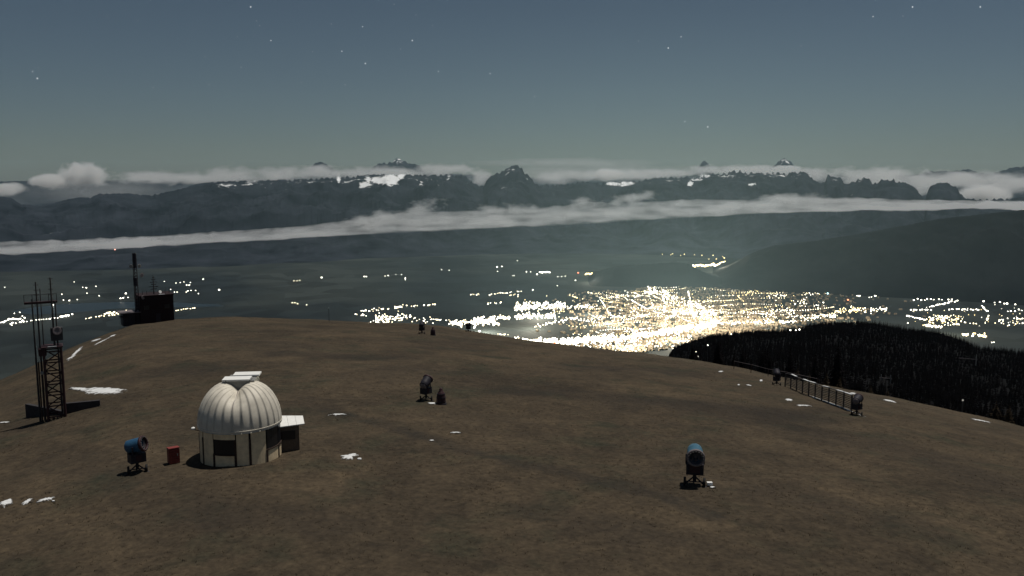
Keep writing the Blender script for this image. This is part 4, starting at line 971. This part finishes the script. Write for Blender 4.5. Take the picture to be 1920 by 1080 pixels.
def snow_patch(px, py, a, b_, rot, label, rag=0.35, group='old snow patches lying on the meadow'):
    n = 40; V, F = [], []; c = math.cos(rot); s = math.sin(rot); sd_ = rs_.uniform(0, 90)
    for j, q in enumerate((0.0, 0.35, 0.65, 0.88, 1.0)):
        for k in range(n):
            w = 2 * math.pi * k / n; e = 1 + rag * (mn.noise(Vector((math.cos(w) * 2.2 + sd_, math.sin(w) * 2.2, 3))) + .7 * mn.noise(Vector((math.cos(w) * 6 + sd_, math.sin(w) * 6, 9))))
            u, v = math.cos(w) * a * e * q, math.sin(w) * b_ * e * q
            X, Y = px + u * c + v * s, py - u * s + v * c
            P = gp(X, Y); P.z = ground_z(P.x, P.y) + (.09 if q < .6 else .08 if q < .8 else .05 if q < .95 else -.02)
            if j == 0 and k: continue
            V.append(tuple(P))
    ix = lambda j, k: 0 if j == 0 else 1 + (j - 1) * n + k % n
    for j in range(4):
        for k in range(n):
            F.append((ix(0, 0), ix(1, k), ix(1, k + 1)) if j == 0 else (ix(j, k), ix(j + 1, k), ix(j + 1, k + 1), ix(j, k + 1)))
    ev = [0.0] + [q for q in (.35, .65, .88, 1.0) for _ in range(n)]
    me = bpy.data.meshes.new('snow_patch'); o_ = Vector(V[0]); me.from_pydata([tuple(Vector(q) - o_) for q in V], [], F); me.materials.append(M['snow_edge']); me.attributes.new('edge', 'FLOAT', 'POINT').data.foreach_set('value', ev); me.update()
    bm = bmesh.new(); bm.from_mesh(me); bmesh.ops.recalc_face_normals(bm, faces=bm.faces); bm.to_mesh(me); bm.free()
    if sum(f.normal.z for f in me.polygons) < 0: me.flip_normals()
    o = link('snow_patch', me); o.location = o_; tag(o, label, 'snow patch', group)
for a in [(196,733,44,7.5,0.0,'largest white snow patch right of the antenna tower',.3),(150,730,22,3.2,-.05,'narrow tail of snow at the left end of the largest patch',.4),
    (656,857,17,5.5,.12,'ragged snow patch right of the observatory',.5),(674,861,5,1.2,0,'tiny fleck of snow right of the ragged patch',.3),(12,944,17,6,.35,'snow patch cut by the left edge of the picture',.45),
    (53,941,12,4,.4,'second snow patch from the left edge in the foreground',.5),(85,938,17,2.6,.25,'thin streaked snow patch in the left foreground',.6),(100,941,4,1.2,0,'tiny fleck of snow beside the thin streaked patch',.3),
    (143,661,18,2.4,.75,'steep strip of snow behind the antenna tower',.5),(133,671,10,1.8,.5,'short strip of snow lowest behind the antenna tower',.5),(180,638,11,1.4,.28,'thin strip of snow on the left crest',.4),(192,640,18,1.1,.45,'long thin line of snow below the left crest',.5),(211,630,8,1.1,.35,'uppermost thin line of snow below the left crest',.4),
    (633,778,17,1.3,.02,'thin flat snow streak behind the observatory to the right',.5),(855,812,11,1.0,0,'faint thin snow streak in the middle of the meadow',.5),(810,827,5,1.0,0,'tiny snow fleck on the edge of the dark track',.4),(810,757,9,1.6,0,'small snow patch under the middle snow cannon',.4),
    (1479,750,8,2.0,-.1,'short snow patch below the snow fence',.4),(1508,761,14,1.0,-.05,'thin snow streak below the short patch by the fence',.6),(1403,723,6,1.4,-.1,'small snow patch left of the snow fence',.4),(1427,714,3.5,2.0,0,'small round fleck of snow by the forest edge',.3),(1385,722,3,1.0,0,'tiny fleck of snow furthest left of the fence',.3),
    (1352,697,5,1.2,0,'tiny snow fleck on the right crest',.4),(1668,752,13,1.6,-.2,'thin snow strip behind the near fence end',.5),(1838,789,20,1.0,-.2,'long thin snow strip at the right crest',.5),(8,793,12,1.4,.06,'thin snow streak at the left edge below the tower',.4),
    (1560,758,60,1.0,-.36,'long snow line drifted along the foot of the snow fence',.6),(1600,738,8,1.2,-.1,'snow fleck beyond the near fence end',.3),(1336,915,7,1.8,0,'white fleck beside the right snow cannon',.3)]:
    snow_patch(a[0], a[1], a[2], a[3], a[4], a[5], a[6])

# ---------------------------------------------------------------- small poles
def pole(label, px, py, top, frac=None, name='marker_pole', cat='pole', rad=.06, m='pole_dark'):
    p = gp(px, py, frac); s = math.hypot(p.x, p.y) / FOC; t = thing(name, label, cat, p)
    MB().tube((0, 0, -.3), (0, 0, (py - top) * s), rad, rad * .8, 8).build('shaft', M[m], t)
    MB().lathe([(rad * .9, 0), (rad * 1.3, .02), (rad * 1.3, .08), (.01, .12)], 8, o=(0, 0, (py - top) * s)).build('cap', M['grey_metal'], t); return t
pole('thin marker pole standing on the meadow crest', 617, 602, 578)
pole('short post beside the padded hydrant', 858, 612, 598)
# cable fence at the edge of the forest
cf = thing('cable_fence', 'pale cable strung between short posts at the forest edge', 'cable', gp(1376, 690))
ca = [gp(x, y) + Vector((0, 0, hh)) - cf.location for x, y, hh in ((1376, 692, 1.3), (1408, 699, 1.3), (1440, 706, 1.2), (1475, 713, 1.25), (1532, 725, 1.2))]
for q in ca: MB().tube((q.x, q.y, q.z - 1.6), (q.x, q.y, q.z + .05), .05, n=6).build('post', M['brown_wood'], cf)
for a, b_ in zip(ca, ca[1:]): MB().tube(a, b_, .022, n=5).build('cable', M['grille'], cf)
# ================================================================== TREES AND GRASS
M['spruce'] = mat('spruce_needles', (0.0085, 0.0078, 0.0082), 1.0, 0.15, 0.8, spec=0.0)
M['bark'] = mat('bark', (0.008, 0.006, 0.006), 0.9, 0.3, 4, spec=0.1)
M['larch'] = mat('autumn_larch', (0.034, 0.024, 0.014), 0.9, 0.3, 0.9, spec=0.1)
def spruce(seed, tiers, per, h=1.0):
    rn = random.Random(seed); b = MB()
    for i in range(tiers):
        u = (i + .3) / tiers; z = h * (.10 + .88 * u); L = .21 * h * (1 - u) ** .85 + .012 * h
        for k in range(per if u < .75 else max(4, per - 3)):
            w = 2 * math.pi * (k + rn.random() * .7) / per + i * 1.3; l = L * rn.uniform(.65, 1.15); dz = -l * rn.uniform(.25, .55)
            c, s = math.cos(w), math.sin(w); wd = l * rn.uniform(.26, .42); z0 = z + rn.uniform(-.012, .012)
            tip = (c * l, s * l, z0 + dz); ml = (c * l * .55 - s * wd, s * l * .55 + c * wd, z0 + dz * .7); mr = (c * l * .55 + s * wd, s * l * .55 - c * wd, z0 + dz * .7); top = (0, 0, z0 + .03)
            mid = (c * l * .6, s * l * .6, z0 + dz * .35 + .012)
            b.quad(top, ml, mid); b.quad(top, mid, mr); b.quad(ml, tip, mid); b.quad(mid, tip, mr)
    b.lathe([(.012 * h, h * .93), (.004, h * 1.03)], 4)
    return b
trunk_me = MB().lathe([(.022, -.05), (.016, .3), (.010, .7), (.003, .98)], 7).mesh('trunk', M['bark'], True)
crown_me = [spruce(s, 13, 9).mesh('crown', M['spruce']) for s in range(4)]
larch_me = [spruce(40 + s, 10, 7).mesh('crown', M['larch']) for s in range(2)]
rt_ = random.Random(77)
def tree(x, y, h, label, group, me, name='spruce_tree', wide=1.0):
    t = thing(name, label, 'tree', (x, y, ground_z(x, y) - .1), rt_.uniform(0, 6.28), group); t.scale = (h * wide, h * wide, h)
    link('trunk', trunk_me, t); link('crown', me, t); return t
G1 = 'spruces at the dark forest edge below the right slope'
def rim(px, over, lo, hi):
    """a spot beyond the meadow crest in the column px, 'over' metres past the crest"""
    t = ang(px, 600)[0]; rc = meadow_k(t)[1]; r = rc + over
    return math.sin(t) * r, math.cos(t) * r, r, t
def tree_top(px, py, over, label, group, me, name='spruce_tree', wide=1.0):
    x, y, r, t = rim(px, over, 0, 0); zt = CAM_Z - ang(px, py)[1] * r; h = zt - ground_z(x, y)
    if h > 1.2: tree(x, y, h, label, group, me, name, wide)
for px, py, ov, lb in [(1432,652,14,'tallest dark spruce at the upper end of the snow fence'),(1446,664,9,'dark spruce just right of the tallest one by the fence'),(1412,668,16,'dark spruce just left of the tallest one by the fence'),
        (1378,662,30,'slim dark spruce left of the pale cable'),(1350,664,40,'dark spruce on the crest left of the slim one')]:
    tree_top(px, py, ov, lb, G1, crown_me[px % 4])
for px, py, ov, lb in [(1500,688,10,'brownish larch behind the far half of the snow fence'),(1522,697,12,'second brownish larch behind the snow fence'),(1555,699,9,'rounded brown larch behind the middle of the fence'),(1580,705,8,'brown larch behind the near fence end'),
        (1640,722,10,'small brown larch right of the snow fence'),(1672,728,14,'low brown larch at the forest edge on the right'),(1880,752,9,'brown larch near the right edge of the picture'),(1905,760,8,'last brown larch at the right edge of the picture')]:
    tree_top(px, py, ov, lb, 'brown autumn larches along the forest edge', larch_me[px % 2], 'larch_tree', 1.5)
G2 = 'small spruces standing against the town lights'
for i in range(26):
    px = 1050 + i * 10 + rt_.uniform(-4, 4); base = lerp(MEADOW, ang(px, 600)[0])
    y_c = 646 + (px - 1050) * .115
    tree_top(px, y_c - rt_.uniform(-2, 6), rt_.uniform(25, 90), 'small spruce on the crest silhouetted against the town lights', G2, crown_me[i % 4])
# where the two lift towers stand: the first spot beyond the crest where the line of sight meets the ground again
LIFT_R = {}
for px, base in ((1813, 684), (1661, 717)):
    t_, d = ang(px, base); r = meadow_k(t_)[1] * 1.5
    while r < 1400 and CAM_Z - d * r > ground_z(math.sin(t_) * r, math.cos(t_) * r): r += 2
    LIFT_R[px] = r
LIFT_P = [(math.sin(ang(px, 690)[0]) * r, math.cos(ang(px, 690)[0]) * r) for px, r in LIFT_R.items()]
G3 = 'spruces of the dark forest below the right slope'
n_ = 0
for i in range(150):
    px = 1300 + (i * 137.5 % 640); t = ang(px, 600)[0]; rc = meadow_k(t)[1]; r = rc * 1.18 + (i / 150) ** 1.3 * 330 + rt_.uniform(-8, 8)
    x, y = math.sin(t) * r, math.cos(t) * r
    hmax = CAM_Z - (lerp(SHOULDER, t) + .006) * r - ground_z(x, y)
    if hmax < 2.5 or min(abs(math.atan2(x, y) - math.atan2(*q)) * r for q in LIFT_P) < 7: continue
    tree(x, y, min(hmax, rt_.uniform(6, 10)), 'dark spruce of the wood ' + ('left of the pale cable' if px < 1420 else 'behind the far half of the snow fence' if px < 1530 else 'behind the near half of the snow fence' if px < 1640 else 'between the fence and the tall lift tower' if px < 1780 else 'round the tall lift tower near the right edge'), G3, crown_me[i % 4])
def scatter(name, base, inst, m_attr, label, seed, smin, smax, tilt=0.0):
    """instances of one small mesh over a surface (grass, far forest): nobody could count them"""
    ng = bpy.data.node_groups.new(name + '_scatter', 'GeometryNodeTree')
    ng.interface.new_socket('Geometry', in_out='INPUT', socket_type='NodeSocketGeometry'); ng.interface.new_socket('Geometry', in_out='OUTPUT', socket_type='NodeSocketGeometry')
    N = ng.nodes; gi = N.new('NodeGroupInput'); go = N.new('NodeGroupOutput')
    dp = N.new('GeometryNodeDistributePointsOnFaces'); at_ = N.new('GeometryNodeInputNamedAttribute'); at_.data_type = 'FLOAT'; at_.inputs['Name'].default_value = m_attr
    ng.links.new(gi.outputs[0], dp.inputs['Mesh']); ng.links.new(at_.outputs[0], dp.inputs['Density']); dp.inputs['Seed'].default_value = seed
    io = N.new('GeometryNodeInstanceOnPoints'); ob = N.new('GeometryNodeObjectInfo'); ob.inputs['Object'].default_value = inst
    rr = N.new('FunctionNodeRandomValue'); rr.data_type = 'FLOAT_VECTOR'; rr.inputs[0].default_value = (-tilt, -tilt, 0); rr.inputs[1].default_value = (tilt, tilt, 6.283)
    rs2 = N.new('FunctionNodeRandomValue'); rs2.data_type = 'FLOAT'; rs2.inputs[2].default_value = smin; rs2.inputs[3].default_value = smax; rs2.inputs['Seed'].default_value = 5
    ng.links.new(dp.outputs['Points'], io.inputs['Points']); ng.links.new(ob.outputs['Geometry'], io.inputs['Instance']); ng.links.new(rr.outputs[0], io.inputs['Rotation'])
    ng.links.new(rs2.outputs[1], io.inputs['Scale']); ng.links.new(io.outputs[0], go.inputs[0])
    base.modifiers.new('scatter', 'NODES').node_group = ng
    return tag(base, label, kind='stuff')
M['straw'] = mat('dry_grass', (0.036, 0.029, 0.021), 0.9, 0.3, 0.12, spec=0.1, col2=(0.115, 0.090, 0.060), coord='Object')
rg_ = random.Random(4); b = MB()
for k in range(9):
    w = rg_.uniform(0, 6.28); c, s = math.cos(w), math.sin(w); l = rg_.uniform(.06, .17); hh = rg_.uniform(.03, .09); bx, by = rg_.uniform(-.07, .07), rg_.uniform(-.07, .07)
    b.quad((bx - s * .012, by + c * .012, -.02), (bx + s * .012, by - c * .012, -.02), (bx + c * l, by + s * l, hh))
tuft = bpy.data.objects.new('grass_tuft', b.mesh('grass_tuft', M['straw']))
grs = polar('grass', frange(R(-33), R(33), 120), [31] + frange(33, 110, 50) + geo(114, 240, 24), lambda t, r, x, y: meadow_raw(t, r) + relief(x, y, r), M['straw'],
            {'density': lambda t, r, x, y, z: (6.0 if r < 60 else 3.0 if r < 95 else 0.8) * max(0, .55 + 1.1 * mn.noise(Vector((x / 3.1, y / 3.1, 2)))) if r < 1.05 * meadow_k(t)[1] else 0})
scatter('grass', grs, tuft, 'density', 'short dry grass covering the meadow', 3, .5, 1.4, .3)
b = spruce(91, 7, 6, 1.0); b.mi = [0] * len(b.f)
ftree = bpy.data.objects.new('forest_spruce', b.mesh('forest_spruce', M['spruce']))
fst = polar('forest', frange(R(8.5), R(36), 90), geo(150, 2000, 50), lambda t, r, x, y: meadow_raw(t, r), M['spruce'],
            {'density': lambda t, r, x, y, z: 0 if (r < 330 or min(abs(math.atan2(x, y) - math.atan2(*q)) * r + max(0, math.hypot(*q) - 45 - r, r - math.hypot(*q) - 5) for q in LIFT_P) < 7 or smooth(T1150, T1330, t) < .01) else (.045 if r < 520 else .032) * max(.25, .8 + 1.2 * mn.noise(Vector((x / 60, y / 60, 2))))})
scatter('forest', fst, ftree, 'density', 'dark conifer forest covering the spur below the town', 8, 5, 12, .06)

# lamps and lift towers inside the forest
def forest_point(px, py, r):
    p = at(px, py, r); return Vector((p.x, p.y, ground_z(p.x, p.y))), p.z
for px, py, r, rad, lb in [(1305,660,700,.62,'bright lamp post in the dark wood below the town'),(1327,648,760,.38,'smaller lamp post up right of the bright one in the wood'),(1300,668,690,.30,'faint lamp post just below the bright one in the wood'),(1309,669,690,.26,'faintest lamp post below the bright one in the wood'),
        (1371,627,1300,.6,'dim lamp post high in the dark wood'),(1482,620,1380,.9,'left of three lamp posts in a row on the dark spur'),(1492,620,1380,.7,'middle of three lamp posts in a row on the dark spur'),(1499,619,1380,1.0,'right of three lamp posts in a row on the dark spur'),(1805,755,150,.14,'tiny lamp post in the wood near the right edge')]:
    g0, z = forest_point(px, py, r); t = thing('lamp_post', lb, 'lamp post', g0); hh = max(2.0, z - g0.z)
    MB().tube((0, 0, -.5), (0, 0, hh), .12, .08, 6).build('post', M['steel_dark'], t)
    MB().lathe([(.05, -.1 * rad), (rad * .8, .2 * rad), (rad, rad), (rad * .7, rad * 1.7), (.05, rad * 2)], 10, o=(0, 0, hh)).build('lamp', M['lamp_white'] if rad > .2 else emis('dim_lamp', (1, .95, .85), .35), t)
def lift_tower(lb, px, py, base, gap):
    t_, d = ang(px, base); r = LIFT_R[px]; g0, z = forest_point(px, py, r); z += 3; t = thing('lift_tower', lb, 'lift tower', g0, -t_); hh = z - g0.z; s = r / FOC
    for q in (-1, 1): MB().tube((q * gap * s / 2, 0, -.5), (q * gap * s / 2, 0, hh), .32, .24, 8).build('post', M['grey_metal'], t)
    MB().box((0, 0, hh * .55), (gap * s + 2.2, .4, .45)).build('crossarm', M['grille'], t)
    for q in (-1, 1): MB().box((q * (gap * s / 2 + .9), 0, hh * .55 - .3), (.3, 1.6, .3)).build('pulley_beam', M['grille'], t)
lift_tower('pale twin post lift tower standing in the wood on the right', 1813, 668, 684, 28)
lift_tower('smaller twin post lift tower in the wood behind the snow fence', 1661, 709, 717, 15)

# ================================================================== STARS
M['star'] = emis('star', (0.95, 0.97, 1.0), 1.0); M['star_dim'] = emis('star_dim', (0.9, 0.95, 1.0), 0.42)
def star_mesh(rad, m):
    bm = bmesh.new(); bmesh.ops.create_icosphere(bm, subdivisions=1, radius=rad); me = bpy.data.meshes.new('star'); bm.to_mesh(me); bm.free(); me.materials.append(m); return me
SR = 190000.0; ST = {s: star_mesh(s * .8 * SR / FOC, M['star'] if s >= .9 else M['star_dim']) for s in (1.35, 1.0, .75)}
def star(x, y, s, label, group=None):
    o = link('star', ST[s]); o.location = Vector((0, 0, CAM_Z)) + ray(x, y).normalized() * SR; tag(o, label, 'star', group)
for x, y, s, lb in [(773,76,1.35,'brightest star above the middle of the picture'),(470,13,1.35,'bright star near the top edge left of the middle'),(70,147,1.35,'brightest of three stars at the far left'),(61,134,1.0,'second of three stars at the far left'),(508,76,1.0,'bright star below the one at the top edge'),
        (680,50,1.0,'star left above the brightest middle star'),(641,96,1.0,'star left of the brightest middle star'),(685,119,1.35,'bright star below left of the brightest middle star'),(822,134,1.0,'star below right of the brightest middle star'),(919,138,1.0,'star right of the middle near the same height'),
        (1253,90,1.35,'brighter lower star of the right pair'),(1277,69,1.0,'upper star of the right pair'),(1002,181,1.0,'lone star halfway up the sky in the middle'),(1284,228,1.0,'left star of the low pair over the mountains'),(1327,238,1.35,'right star of the low pair over the mountains'),
        (1637,31,1.0,'star left of the top right pair'),(1711,13,1.35,'bright star at the top right'),(1838,13,1.35,'bright star nearest the top right corner')]: star(x, y, s, lb)
for x, y in [(201,31),(258,39),(481,39),(487,48),(621,45),(384,106),(445,68),(586,97),(452,126),(392,158),(287,164),(565,155),(647,159),(751,92),(811,48),(739,8),(780,28),(72,127),(1693,30),(1502,86),(1197,77)]:
    star(x, y, .75, 'very faint star in the left half of the night sky' if x < 900 else 'very faint star in the right half of the night sky', 'faint stars')
